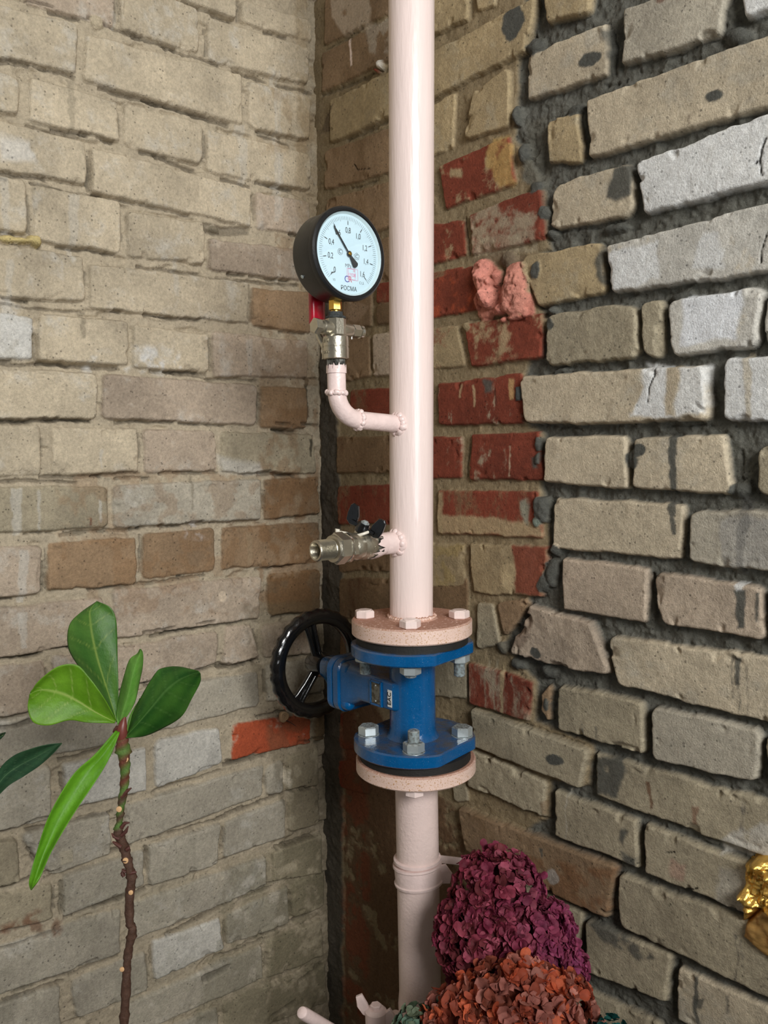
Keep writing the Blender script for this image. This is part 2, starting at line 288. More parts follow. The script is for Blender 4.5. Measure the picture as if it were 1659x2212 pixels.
# left wall: view, colour, tl tr br bl
LEFT = [
 (c1,'T',[800,-130,1180,-20,1180,98,870,-15]),(c1,'T',[1205,-10,1555,105,1555,210,1205,112]),
 (c1,'P',[120,-150,575,-30,565,142,135,12]),(c1,'T',[605,-110,988,35,990,270,600,150]),(c1,'T',[1035,78,1545,235,1545,420,1035,302]),(c1,'T',[-300,-250,95,-150,110,0,-300,-95]),
 (c1,'T',[-300,-60,390,122,386,372,-300,215]),(c1,'T',[425,165,1212,368,1216,622,415,398]),(c1,'T',[1240,395,1550,480,1545,700,1240,635]),
 (c1,'T',[-300,225,100,385,98,575,-300,490]),(c1,'T',[145,378,592,505,600,708,148,602]),(c1,'T',[625,500,1010,612,1010,822,620,730]),(c1,'T',[1035,635,1550,765,1550,950,1032,850]),
 (c1,'T',[-300,515,430,706,436,925,-300,790]),(c1,'T',[452,732,1256,935,1252,1125,460,958]),(c1,'P',[1278,950,1545,1005,1545,1172,1276,1132]),
 (c1,'T',[-300,815,136,895,136,1165,-300,1100]),(c1,'T',[166,903,605,1000,602,1262,168,1190]),(c1,'T',[635,1045,1025,1105,1022,1322,636,1280]),(c1,'P',[1045,1188,1550,1242,1550,1402,1042,1342]),
 (c1,'T',[-300,1165,420,1268,426,1502,-300,1452]),(c1,'T',[446,1308,1242,1400,1240,1612,448,1535]),(c1,'B',[1256,1428,1550,1452,1550,1660,1258,1622]),
 (c2,'L',[-300,10,168,80,166,290,-300,290]),(c2,'T',[190,58,642,100,642,322,190,298]),(c2,'T',[662,112,1045,165,1045,352,662,333]),(c2,'P',[1062,150,1536,200,1530,386,1066,375]),
 (c2,'T',[-300,328,485,355,486,592,-300,592]),(c2,'P',[512,360,1282,415,1282,620,510,590]),(c2,'B',[1300,425,1530,430,1530,634,1300,634]),
 (c2,'T',[-300,608,206,618,212,868,-300,890]),(c2,'T',[262,632,688,635,692,850,264,868]),(c2,'P',[716,640,1074,645,1086,850,720,855]),(c2,'E',[1098,650,1560,660,1576,860,1100,855]),
 (c2,'E',[-300,930,540,918,546,1130,-300,1172]),(c2,'G',[560,918,1302,884,1302,1090,568,1130]),(c2,'B',[1320,890,1590,875,1600,1066,1320,1090]),
 (c2,'P',[-300,1232,208,1215,216,1460,-300,1515]),(c2,'B',[243,1205,682,1175,686,1412,244,1450]),(c2,'B',[712,1160,1072,1130,1072,1345,714,1386]),(c2,'B',[1108,1130,1596,1100,1596,1300,1102,1340]),
 (c2,'P',[-300,1565,520,1472,535,1692,-300,1832]),(c2,'P',[568,1440,1300,1370,1292,1580,570,1688]),(c2,'N',[1330,1362,1595,1330,1600,1540,1338,1570]),
 (c3,'P',[-200,340,212,272,222,500,-200,600]),(c3,'P',[248,262,1026,138,1028,298,250,490]),(c3,'P',[1062,118,1190,108,1225,280,1060,308]),(c3,'P',[1232,112,1500,70,1520,240,1245,270]),
 (c3,'G',[-200,605,565,450,568,662,-200,820]),(c3,'G',[590,440,1220,328,1228,490,592,652]),(c3,'G',[1255,300,1500,262,1520,428,1262,478]),
 (c3,'G',[-200,870,242,770,252,1030,-200,1130]),(c3,'L',[300,768,692,686,692,888,325,980]),(c3,'L',[732,655,1042,588,1052,768,730,882]),(full,'O',[503,1567,671,1540,674,1604,504,1644]),(full,'N',[682,1540,704,1535,704,1596,682,1602]),
 (full,'E',[-90,1830,40,1808,45,1910,-90,1952]),(full,'G',[50,1805,240,1752,242,1846,110,1895]),(c3,'G',[592,958,1244,772,1242,915,592,1155]),(full,'G',[575,1658,613,1640,616,1712,578,1720]),(full,'E',[622,1635,690,1612,690,1696,622,1712]),
 (full,'E',[-90,1950,112,1908,116,1985,-90,2035]),(c3,'G',[295,1300,682,1170,686,1340,300,1492]),(c3,'G',[702,1150,1040,1042,1036,1240,706,1345]),(c3,'G',[1062,1038,1350,930,1350,1112,1060,1212]),(c3,'E',[1366,905,1505,875,1510,1048,1366,1090]),
 (c3,'G',[-200,1685,570,1448,576,1662,-200,1925]),(c3,'G',[628,1420,1262,1205,1262,1350,632,1600]),(c3,'E',[1288,1180,1520,1092,1520,1280,1290,1322]),
 (c3,'G',[-200,1955,290,1808,292,2080,-200,2205]),(c3,'G',[340,1788,692,1648,702,1832,360,1972]),(c3,'L',[722,1602,1042,1495,1062,1640,728,1790]),(c3,'G',[1072,1480,1362,1340,1370,1520,1078,1622]),(c3,'E',[1380,1330,1530,1262,1530,1440,1380,1500]),
 (c3,'G',[-200,2290,300,2110,300,2300,-200,2480]),(c3,'G',[320,2090,560,1990,560,2180,320,2290]),(c3,'G',[604,1895,1238,1620,1246,1780,604,2060]),(c3,'E',[1265,1600,1520,1490,1530,1670,1265,1780]),
 (c3,'G',[604,2100,1030,1910,1030,2090,604,2270]),(c3,'E',[1052,1890,1535,1700,1545,1890,1060,2082]),
]
# right wall: colour, (tl tr br bl), height out of the wall
RIGHT = [
 ('B',[699,0,840,-90,850,22,698,98],0,{}),('B',[693,114,848,36,850,126,692,200],0,{}),('Y',[712,216,850,148,850,250,713,310],2,{}),('B',[700,327,850,272,850,368,700,412],0,{}),('B',[702,430,850,388,850,490,702,530],0,{}),('B',[702,545,850,508,850,600,702,640],0,{}),
 ('B',[740,642,802,630,802,704,740,714],0,{}),('R',[812,612,1000,575,1000,650,812,656],0,{}),('N',[812,656,900,650,900,694,812,702],0,{}),
 ('B',[745,732,798,725,800,815,745,822],0,{}),('P',[805,722,900,712,900,806,805,815],1,{}),('R',[755,842,925,834,925,910,752,912],0,{}),('N',[727,943,912,941,912,1022,727,1022],0,{}),
 ('R',[728,1048,925,1045,930,1136,730,1132],0,{}),('N',[730,1160,915,1160,915,1232,730,1235],0,{}),('N',[733,1248,1010,1250,1010,1350,733,1335],0,{}),('N',[734,1362,925,1372,925,1470,734,1450],0,{}),('R',[734,1540,768,1542,768,1622,734,1618],0,{}),('R',[733,1640,800,1650,800,1720,733,1700],0,{}),
 ('Y',[890,8,1012,-60,1015,40,890,100],3,{}),('Y',[1025,-40,1065,-60,1070,10,1030,25],0,{}),('Y',[1172,-40,1282,-80,1277,27,1180,55],4,{}),
 ('Y',[880,145,1160,-8,1136,113,880,242],5,{}),('Y',[860,262,982,198,980,318,862,368],0,{}),('Y',[1022,200,1104,145,1103,272,1006,306],4,{'r':.009}),
 ('R',[948,357,1101,293,1114,398,960,452],1,{'mix':('Y',.28,.45,.03,1.0)}),('R',[860,490,1000,474,1005,552,860,592],0,{'mix':('Y',.3,.45,.02,1.)}),('R',[1015,461,1171,403,1177,520,1018,552],2,{'mix':('E',.12,.4,.05,1.)}),
 ('R',[880,622,1022,574,1038,670,880,694],0,{'mix':('O',.1,.4,.04,1.)}),('R',[1003,698,1171,674,1171,775,1018,793],2,{'mix':('Y',.05,.3,.035,1.)}),('Y',[880,712,990,702,1003,792,880,804],0,{'mix':('R',.1,.4,.03,1.)}),
 ('R',[946,829,1127,805,1134,915,946,919],1,{'mix':('E',.4,.55,.02,2.)}),('R',[880,944,998,943,998,1032,880,1034],0,{'mix':('E',.1,.4,.03,1.)}),('R',[1017,938,1166,933,1175,1038,1016,1037],1,{'mix':('E',.35,.55,.03,1.5)}),
 ('R',[943,1056,1163,1062,1172,1164,945,1153],1,{}),('Y',[880,1168,1002,1175,1004,1264,880,1270],0,{'tone':.82}),('Y',[1013,1174,1182,1180,1172,1292,1022,1281],1,{'tone':.85}),
 ('E',[1028,1302,1066,1305,1080,1396,1028,1402],0,{'tone':.9}),('B',[1072,1300,1142,1297,1100,1375,1085,1372],0,{}),('E',[915,1412,1006,1424,1010,1512,915,1500],0,{'tone':.85}),
 ('R',[1012,1430,1148,1470,1144,1560,1014,1519],2,{'mix':('E',-.1,.5,.02,1.6)}),('B',[1165,1490,1190,1478,1188,1560,1166,1540],1,{}),
 ('E',[1022,1526,1275,1618,1258,1702,1030,1614],8,{}),('E',[1018,1615,1180,1686,1177,1768,1010,1698],4,{'rough':2}),('E',[975,1690,1008,1695,1010,1733,978,1730],0,{}),
 ('B',[995,1738,1335,1871,1315,1987,1008,1834],7,{'tone':.9}),('E',[1040,1862,1256,1968,1246,2060,1050,1955],0,{}),
 # newer brickwork laid in dark mortar
 ('T',[1136,119,1310,46,1312,163,1136,215],0,{'r':.002}),('G',[1349,20,1577,-65,1560,75,1343,143],3,{}),('W',[1592,-60,1720,-90,1720,0,1608,43],3,{}),
 ('Y',[1178,262,1249,238,1256,350,1180,357],0,{}),('T',[1269,214,1720,48,1720,214,1272,342],2,{}),
 ('T',[1192,398,1367,346,1371,462,1185,499],1,{'r':.014}),('W',[1376,350,1720,225,1720,382,1390,462],4,{'r':.008}),
 ('Y',[1130,554,1302,520,1306,636,1158,664],2,{'r':.009}),('L',[1312,528,1720,420,1720,582,1315,634],4,{}),
 ('E',[1180,680,1375,654,1382,776,1178,792],3,{'r':.011,'rough':1.6}),('E',[1384,652,1434,644,1432,771,1388,769],3,{'r':.009}),('L',[1444,650,1648,618,1640,750,1450,771],4,{'r':.01}),('L',[1652,636,1730,618,1730,742,1654,746],2,{}),
 ('T',[1126,812,1528,786,1533,909,1138,918],8,{'r':.01}),('W',[1566,774,1730,764,1730,910,1562,911],5,{'r':.009}),
 ('T',[1181,942,1356,940,1358,1058,1175,1043],4,{}),('T',[1370,945,1567,937,1584,1071,1367,1055],3,{}),('E',[1638,962,1730,960,1730,1086,1635,1070],3,{'r':.009}),
 ('T',[1198,1074,1478,1088,1470,1211,1192,1186],1,{}),('G',[1490,1102,1730,1106,1730,1242,1488,1216],4,{'r':.009}),
 ('P',[1214,1204,1402,1227,1396,1346,1216,1318],2,{}),('P',[1414,1234,1648,1264,1652,1386,1428,1350],3,{'r':.010}),('E',[1664,1268,1740,1280,1740,1400,1664,1386],3,{}),
 ('P',[1145,1308,1282,1342,1322,1463,1108,1416],6,{'rough':2}),('T',[1317,1370,1740,1432,1740,1582,1330,1478],2,{'r':.010}),
 ('E',[1206,1477,1394,1516,1390,1630,1206,1579],3,{}),('G',[1410,1521,1648,1576,1636,1694,1408,1640],4,{'r':.009}),('E',[1656,1588,1740,1604,1740,1720,1656,1682],2,{}),
 ('E',[1283,1624,1740,1754,1740,1886,1284,1722],0,{'r':.003}),
 ('E',[1197,1704,1378,1772,1381,1877,1199,1806],3,{}),('E',[1393,1779,1622,1863,1616,1978,1394,1886],3,{}),
 ('E',[1338,1886,1740,2036,1740,2196,1340,2000],3,{'r':.010}),('E',[1262,1984,1449,2060,1443,2172,1268,2096],3,{}),('T',[1462,2088,1740,2210,1740,2340,1462,2206],0,{}),
 ('E',[1150,2080,1425,2212,1425,2330,1150,2192],0,{}),
 ('P',[1015,1850,1020,1855,1040,1950,1015,1930],0,{}),
]
ML = attr_mat('brick_and_mortar', rough=0.88, bump=1.0, bscale=520, var=0.24)
MR = attr_mat('brick_and_cement', rough=0.86, bump=1.0, bscale=480, var=0.24)

def fill_bricks(w, z0, umax, ustep, rng):
    """plain running bond wherever the photographed bricks do not reach"""
    k = 0; z = z0
    while z > 2.8: z -= 0.077
    z = z0 + 0.077*int((2.8-z0)/0.077)
    while z > 0.05:
        u = (-0.03 if k % 2 else -0.15)
        while u < umax:
            P = [(u+.006, z-.006), (u+.254, z-.006), (u+.254, z-.071), (u+.006, z-.071)]; sl = w.sub(P, 0)
            if w.M[sl].size and w.M[sl].mean() < 0.04 and (u > (.62 if w.side == 'L' else .80) or z > H0+.80 or z < H0-1.0): w.brick(P, rng.choice('TGEP'), rng.uniform(-.001, .002))
            u += 0.26
        z -= 0.077; k += 1

# ---- left wall
rng = random.Random(3)
w = Wall('L', -0.03, 0.0, 0.66, 1.05, 0.0015)
w.H = -0.0058 + 0.0024*w.n20 + 0.0013*w.n6 - 0.006*sst(0.12, 0.4, fbm(w.U*0.4, w.Z, 0.03, 7, 3))
w.C = np.array(srgb(182, 169, 146))*(1+0.14*w.n20+0.1*w.n6)[..., None]
for v, c, q in LEFT:
    P = [w.uv(*v(q[i], q[i+1])) for i in range(0, 8, 2)]
    c0 = c; tone = rng.uniform(.93, 1.05)
    w.brick(P, c0, rng.uniform(-.0008, .0015), r=rng.choice([.004, .006, .009]), edge=.004, tone=tone, rough=rng.uniform(.7, 1.3),
            mix=('L', .15, .6, .035, 1.0) if c in 'TPGL' else (('P', .3, .55, .03, 1.) if c == 'O' else None))
fill_bricks(w, H0+0.579-0.006, 1.05, .26, rng)
# open cracks along the ends and undersides of the bricks, joint shadow painted in
for v, c, q in LEFT:
    P = [w.uv(*v(q[i], q[i+1])) for i in range(0, 8, 2)]; (ul, zl_), (ur, zr), (ub, zb), (uc, zc_) = P
    if rng.random() < .78:      # the end nearest the corner
        e = rng.choice([-1, 1]) ; (ua, za), (ue, ze) = ((P[0], P[3]) if e < 0 else (P[1], P[2])); s_ = (1 if e < 0 else -1)*.0022; t0, t1 = rng.uniform(0, .35), rng.uniform(.6, 1.0)
        a_ = (ua+(ue-ua)*t0+s_, za+(ze-za)*t0); b_ = (ua+(ue-ua)*t1+s_, za+(ze-za)*t1); h_ = rng.uniform(.0009, .0020)
        w.paint([(a_[0]-h_, a_[1]), (a_[0]+h_, a_[1]), (b_[0]+h_, b_[1]), (b_[0]-h_, b_[1])], (88, 82, 70), .6, .001, -.007, .8)
    if rng.random() < .8:
        t0, t1 = rng.uniform(0, .5), rng.uniform(.55, 1.05); h_ = rng.uniform(.0009, .0024)
        a_ = (P[3][0]+(P[2][0]-P[3][0])*t0, P[3][1]+(P[2][1]-P[3][1])*t0-.0022); b_ = (P[3][0]+(P[2][0]-P[3][0])*t1, P[3][1]+(P[2][1]-P[3][1])*t1-.0022)
        w.paint([(a_[0], a_[1]+h_), (b_[0], b_[1]+h_), (b_[0], b_[1]-h_), (a_[0], a_[1]-h_)], (84, 77, 64), .62, .001, -.008, .8)
# more opened bed joints, their shadow under the course painted dark
for k in range(-1, 19):
    zz = H0+0.5788-0.0769*k; u0 = 0.0
    while u0 < .62:
        L_ = rng.uniform(.03, .12)
        if rng.random() < .4: 
            zt = zz+rng.uniform(.001, .007); w.paint([(u0, zt+.002), (u0+L_, zt+rng.uniform(0, .003)), (u0+L_, zt-.0025), (u0, zt-.002)], (84, 76, 62), .6, .0012, -.008, 1.0)
        u0 += L_+rng.uniform(.01, .06)
# mortar smeared over the brick edges
sm = sst(0.25, 0.5, w.n20*0.7+w.n60*0.5)*sst(-0.0045, -0.001, w.H)*sst(0.0, -0.0012, w.H)*0.6
w.C = w.C*(1-sm[..., None]) + np.array(srgb(200, 188, 165))*sm[..., None]
def lpoly(w, pts): return [w.uv(x, y) for x, y in pts]
def streak(w, x, y0, y1, wd, col, amt=.6, soft=.0012, dh=0, warp=1.2):
    w.paint(lpoly(w, [(x-wd/2, y0), (x+wd/2, y0), (x+wd*.42, (y0+y1)/2), (x+wd*.3, y1), (x-wd*.3, y1), (x-wd*.42, (y0+y1)/2)]), col, amt, soft, dh, warp)
for x, y0, y1, wd, cl, a in [(598,150,480,16,'L',.4),(523,270,400,22,'L',.35),(600,30,330,8,'T',.5),(605,330,470,12,'L',.3),(155,170,280,18,(150,140,120),.5),(245,20,60,12,'L',.4),
        (160,420,560,20,'L',.35),(10,380,510,20,'L',.4),(380,560,640,10,'L',.3),(20,560,660,16,'L',.35),(178,675,730,14,(140,130,110),.6),(603,550,610,8,'L',.3),
        (537,735,815,14,'L',.4),(35,1055,1155,28,'L',.5),(84,1060,1150,6,'L',.5),(48,1190,1300,24,'L',.55),(217,970,1010,7,'L',.5),(218,1075,1135,8,'L',.6),(197,1122,1138,4,(110,60,45),.9),
        (50,1320,1400,18,'L',.5),(540,1150,1220,16,(160,140,112),.5),(415,1030,1100,4,(120,112,92),.5),(669,945,985,8,(70,64,52),.9),(665,815,905,9,(86,78,62),.8),(643,1060,1110,14,(170,150,122),.4)]:
    streak(w, x, y0, y1, wd, cl, a)
for pts, cl, a, thr in [
    ([(560,130),(668,150),(690,330),(560,330)],(150,124,88),.35,0.0),([(600,500),(690,520),(690,900),(560,900),(560,640)],(140,112,80),.45,0.0),
    ([(120,1020),(690,1010),(690,1320),(120,1330)],(140,105,70),.34,0.0),([(520,1300),(720,1290),(720,2300),(560,2300),(620,1800)],(98,88,64),.4,-.2),([(640,-20),(700,-20),(700,640),(640,640)],(150,128,92),.4,-.2),([(560,880),(690,880),(700,1300),(560,1300)],(126,92,58),.4,-.1),
    ([(190,760),(420,740),(430,810),(190,800)],'W',.6,.15),([(0,290),(90,310),(85,350),(0,345)],'W',.5,.0),([(320,750),(385,770),(370,810),(290,800)],'W',.7,.0),
    ([(470,985),(560,1000),(570,1022),(478,1022)],'L',.7,None),([(400,1130),(480,1125),(470,1165),(400,1160)],'W',.5,.1),([(0,2000),(90,1960),(135,1985),(130,2025),(30,2060),(0,2060)],(120,70,42),.7,0.0),
    ([(0,640),(78,668),(75,770),(0,775)],'W',.35,-.1),([(610,1660),(633,1665),(633,1705),(608,1705)],(225,215,195),.8,0.1),([(150,1880),(420,1800),(440,2212),(0,2212),(0,2080)],(140,136,118),.25,0.0),
    ([(500,1880),(700,1800),(700,2212),(420,2212)],(112,108,84),.4,-.1)]:
    w.paint(lpoly(w, pts), cl, a, .006, 0, 1.5, thr)
w.paint(lpoly(w, [(126,1840),(155,1832),(157,1860),(130,1868)]), (190,180,156), .7, .001, .0012, .5)
w.lump(480,1288,.008,.0015,(214,196,172)); w.lump(42,519,.016,.005,(205,186,130),.3); w.lump(75,519,.009,.007,(205,186,130),.8); w.lump(15,518,.014,.004,(205,186,130),.3)
w.lump(468,495,.012,.002,(168,156,132),.7); w.lump(208,47,.01,.001,(190,176,150))
for pts in [[(437,482),(545,490),(540,505),(470,508),(440,500)],[(490,1645),(560,1625),(555,1636),(500,1655)],[(435,2110),(500,2085),(490,2100),(440,2122)]]:
    w.paint(lpoly(w, pts), (70,64,54), .5, .002, -.010, .8)
for k in range(9):        # slots where the mortar has fallen out, shadow under the course coloured in
    pass
for x0, y0, x1, y1, t in [(215,186,500,268,9),(340,340,430,366,8),(480,382,545,402,7),(560,288,628,308,8),(60,270,180,300,5),(5,120,165,165,6),(300,575,440,592,7),(455,600,650,614,6),(245,668,265,674,8),
        (0,655,180,672,5),(375,806,460,815,6),(460,814,560,822,4),(0,785,160,790,6),(0,908,200,910,5),(0,1040,170,1040,7),(600,1028,640,1027,7),(590,928,640,931,7),(330,1375,455,1355,6),(0,1425,90,1412,7),
        (150,1400,245,1390,4),(470,1440,560,1425,8),(0,1575,120,1545,10),(130,1645,250,1610,8),(280,1485,500,1440,4),(560,1550,650,1530,5),(485,1655,580,1632,10),(330,1712,480,1668,5),(60,1800,250,1752,5),(470,1770,570,1735,8),
        (320,1815,480,1770,4),(230,1850,290,1828,9),(560,1735,660,1700,5),(140,1985,320,1920,9),(320,1918,470,1870,6),(600,1835,680,1805,6),(360,2020,480,1965,8),(0,2050,120,2010,6),(470,1965,620,1895,6),(0,2170,140,2120,8),
        (150,2110,260,2068,6),(570,2020,680,1970,9),(470,2075,570,2030,6),(640,2120,700,2080,7),(580,2200,640,2160,8)]:
    w.paint(lpoly(w, [(x0, y0-t/3), (x1, y1-t/3), (x1, y1+t/2), (x0, y0+t/2)]), (80,72,58), .6, .0015, -.009, .9)
wall_left = w.build('wall_left', ML)

# ---- right wall
w = Wall('R', -0.03, 0.0, 0.80, 1.3, 0.0015)
w.H = -0.0045 + 0.0018*w.n20 + 0.001*w.n6
w.C = np.array(srgb(142, 126, 98))*(1+0.14*w.n20+0.12*w.n6)[..., None]
# zone of dark cement mortar on the right, and the dark strip in the corner
dz = psdf(w.U+w.wu*2, w.Z+w.wz*2, lpoly(w, [(1015,-120),(1120,-20),(1140,40),(1118,120),(1105,300),(1172,395),(1180,540),(1140,560),(1158,660),(1178,700),(1120,830),(1140,925),(1170,940),(1165,1050),(1180,1170),(1140,1290),(1085,1400),(1150,1470),(1150,1560),(1280,1615),(1262,1700),(1185,1690),(1180,1770),(1015,1850),(1030,2300),(2400,2600),(2400,-900),(1050,-500)]))
dm = sst(.003, -.003, dz)
rub = 0.0045*fbm(w.U, w.Z, .014, 61, 3) + 0.0022*np.abs(fbm(w.U, w.Z, .006, 63, 3))
w.H = w.H*(1-dm) + dm*(-0.0105 + rub)
w.C = w.C*(1-dm[..., None]) + dm[..., None]*(np.array(srgb(98, 97, 89))*(1+0.18*w.n20+0.14*w.n6)[..., None])
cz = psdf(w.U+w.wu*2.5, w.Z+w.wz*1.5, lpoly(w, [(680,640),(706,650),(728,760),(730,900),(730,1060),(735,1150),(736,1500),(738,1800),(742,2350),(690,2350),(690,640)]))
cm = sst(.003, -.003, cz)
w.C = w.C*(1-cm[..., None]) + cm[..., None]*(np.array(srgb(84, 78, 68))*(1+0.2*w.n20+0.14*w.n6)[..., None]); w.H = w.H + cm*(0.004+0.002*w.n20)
for c, q, h, kw in RIGHT:
    P = [w.uv(q[i], q[i+1]) for i in range(0, 8, 2)]; kw = dict(kw); older = q[2] < 1190 and c != 'P'
    kw.setdefault('r', rng.choice([.004, .006])); kw.setdefault('tone', rng.uniform(.92, 1.02)); kw.setdefault('rough', rng.uniform(.8, 1.3))
    if c == 'R': kw['tone'] = rng.uniform(.85, 1.0)
    if 'mix' not in kw: kw['mix'] = {'B': ('N', .1, .4, .05, 1.3), 'N': ('S', .1, .5, .05, 1.5), 'R': ('N', .0, .4, .03, 1.6), 'T': ('G', .1, .5, .06, 1.), 'L': ('T', .15, .4, .04, 1.2), 'W': ('L', .2, .5, .05, 1.), 'Y': ('E', .1, .5, .05, 1.)}.get(c)
    w.brick(P, c, h*.001, edge=.0028 if older else .0034, **kw)
fill_bricks(w, H0+0.4909-0.006, 1.3, .26, rng)
# rendered brown patch low in the corner, worn smooth
w.paint(lpoly(w, [(742,1480),(800,1500),(905,1700),(1000,1760),(1005,2350),(742,2350)]), 'S', .85, .006, .002, 2.0, -.35)
w.paint(lpoly(w, [(736,1600),(790,1620),(800,1900),(790,2200),(738,2200)]), (128,62,38), .6, .008, 0, 2.0, .0)
for pts, cl, a, thr in [([(715,-10),(800,-40),(800,60),(745,72),(715,40)],(196,180,160),.75,-.25),([(790,60),(845,30),(845,120),(800,115)],(186,176,160),.6,-.2),([(700,250),(720,220),(708,290),(690,280)],(96,82,66),.7,-.1),
    ([(712,640),(760,650),(800,660),(760,712),(712,700)],(170,146,122),.6,-.2),([(1300,60),(1345,60),(1340,150),(1310,140)],'K',.8,-.3),
    ([(1030,520),(1160,500),(1150,545),(1020,555)],'E',.6,-.3),([(1060,300),(1100,290),(1112,400),(1080,405),(1050,360)],(190,160,100),.7,-.1),([(975,365),(1000,363),(1000,384),(975,382)],'Y',.9,None),
    ([(946,1112),(1130,1125),(1165,1135),(1170,1162),(945,1152)],'Y',.85,-.45),([(942,1058),(955,1058),(958,1150),(942,1150)],'Y',.8,None),([(1110,1182),(1180,1180),(1172,1290),(1112,1285)],'R',.9,None),
    ([(1075,1185),(1112,1185),(1112,1285),(1085,1270)],(206,186,146),.5,.0),([(942,1180),(1002,1178),(1000,1262),(942,1268)],(160,140,88),.5,-.2),
    ([(1128,1087),(1142,1082),(1148,1100),(1140,1135),(1130,1130)],(150,150,132),.9,None),([(1150,990),(1163,985),(1163,1008),(1154,1010)],'K',.95,None),([(1044,822),(1066,820),(1066,844),(1050,844)],'K',.9,None),
    ([(1315,400),(1330,358),(1370,350),(1368,420),(1330,430),(1312,425)],'K',.95,None),([(1285,560),(1302,525),(1306,632),(1288,600)],'K',.9,None),([(1128,255),(1177,245),(1180,355),(1178,400),(1122,392)],(98,96,86),.9,None),
    ([(1284,1628),(1345,1640),(1352,1672),(1330,1725),(1285,1722)],'K',.92,-.45),([(1112,1400),(1128,1340),(1150,1315),(1155,1340),(1135,1400)],(120,100,84),.6,None),
    ([(1344,1790),(1360,1798),(1352,1825),(1342,1815)],'K',.9,None),([(1348,1842),(1378,1850),(1376,1876),(1352,1868)],'K',.9,None),([(1265,1990),(1340,2010),(1415,2065),(1380,2070),(1300,2030)],'K',.85,-.4),
    ([(1385,786),(1445,790),(1445,870),(1470,908),(1372,896),(1400,840)],'W',1,-.6),([(1470,790),(1529,788),(1528,890),(1470,900)],'W',.9,None),
    ([(1314,548),(1350,540),(1422,520),(1425,600),(1400,610),(1316,632)],'W',1,None),([(1520,500),(1560,498),(1570,575),(1500,580)],'W',.9,None),([(1480,647),(1604,627),(1600,735),(1478,748)],(232,234,236),1,None),
    ([(1570,780),(1606,775),(1604,905),(1570,895)],'W',1,None),([(1630,775),(1700,765),(1700,905),(1625,905)],'W',1,None),([(1490,1105),(1590,1108),(1590,1225),(1495,1215)],'G',.5,-.2),
    ([(1550,1815),(1600,1790),(1720,1770),(1720,1870),(1560,1840)],'L',.8,-.2),([(1545,1955),(1560,1870),(1622,1878),(1616,1975)],'L',.45,None),([(1450,1850),(1480,1870),(1475,1905),(1450,1890)],(186,150,132),.6,None),
    ([(1560,1120),(1700,1120),(1700,1230),(1560,1220)],(150,156,166),.25,None),([(1100,1840),(1335,1880),(1315,1980),(1100,1890)],(128,88,56),.6,-.2),
    ([(1000,560),(1100,540),(1130,560),(1100,575),(1040,575)],(120,104,84),.7,None)]:
    w.paint(lpoly(w, pts), cl, a, .003, 0, 1.4, thr)
for x, y0, y1, wd, cl, a in [(757,83,143,5,(246,224,212),1.),(1454,940,1068,18,'K',.95),(1452,1086,1155,16,'K',.9),(1601,1272,1360,26,'K',.95),(1638,1280,1350,9,'K',.9),(1602,1255,1276,22,'W',.8),(1594,1420,1480,16,'K',.9),(1582,1420,1500,3,'K',.7),(1596,1470,1530,3,'K',.8),
        (1616,1430,1540,3,(130,122,108),.8),(1600,1735,1800,3,(120,114,104),.7),(1605,1735,1800,3,(110,104,94),.8),(1404,1690,1746,10,(112,84,62),.9),(1502,1740,1780,10,(140,104,82),.7),(1592,2020,2140,4,(110,104,92),.8),(1601,2030,2080,6,(120,114,100),.6),
        (1505,2110,2212,12,'K',.9),(1512,2160,2180,20,'K',.8),(1570,2150,2190,8,'K',.6),(1457,790,900,20,(186,172,148),.9),(1620,760,900,16,(196,184,160),.7),(1193,1520,1550,4,'K',.8),(1262,1565,1600,3,'K',.7),(1291,1570,1600,3,'K',.7),
        (1605,1080,1240,24,(92,92,90),.45),(1490,130,150,6,(110,100,84),.7),(1485,255,275,8,(120,106,88),.7),(1432,-5,8,20,(110,80,64),.8),(1023,835,880,5,(190,164,128),.8),(995,830,860,6,(190,164,128),.7),(1105,820,860,12,(206,172,120),.7),
        (1103,970,1030,3,(210,190,160),.7),(1072,835,870,3,(70,40,30),.9),(1226,1705,1810,3,(190,184,170),.6),(1175,1730,1760,12,'N',.6),(1177,1832,1850,9,'K',.8),(1087,1435,1545,9,'Y',.8),(1070,1430,1540,5,'E',.6),(1052,1430,1530,5,'E',.5)]:
    streak(w, x, y0, y1, wd, cl, a)
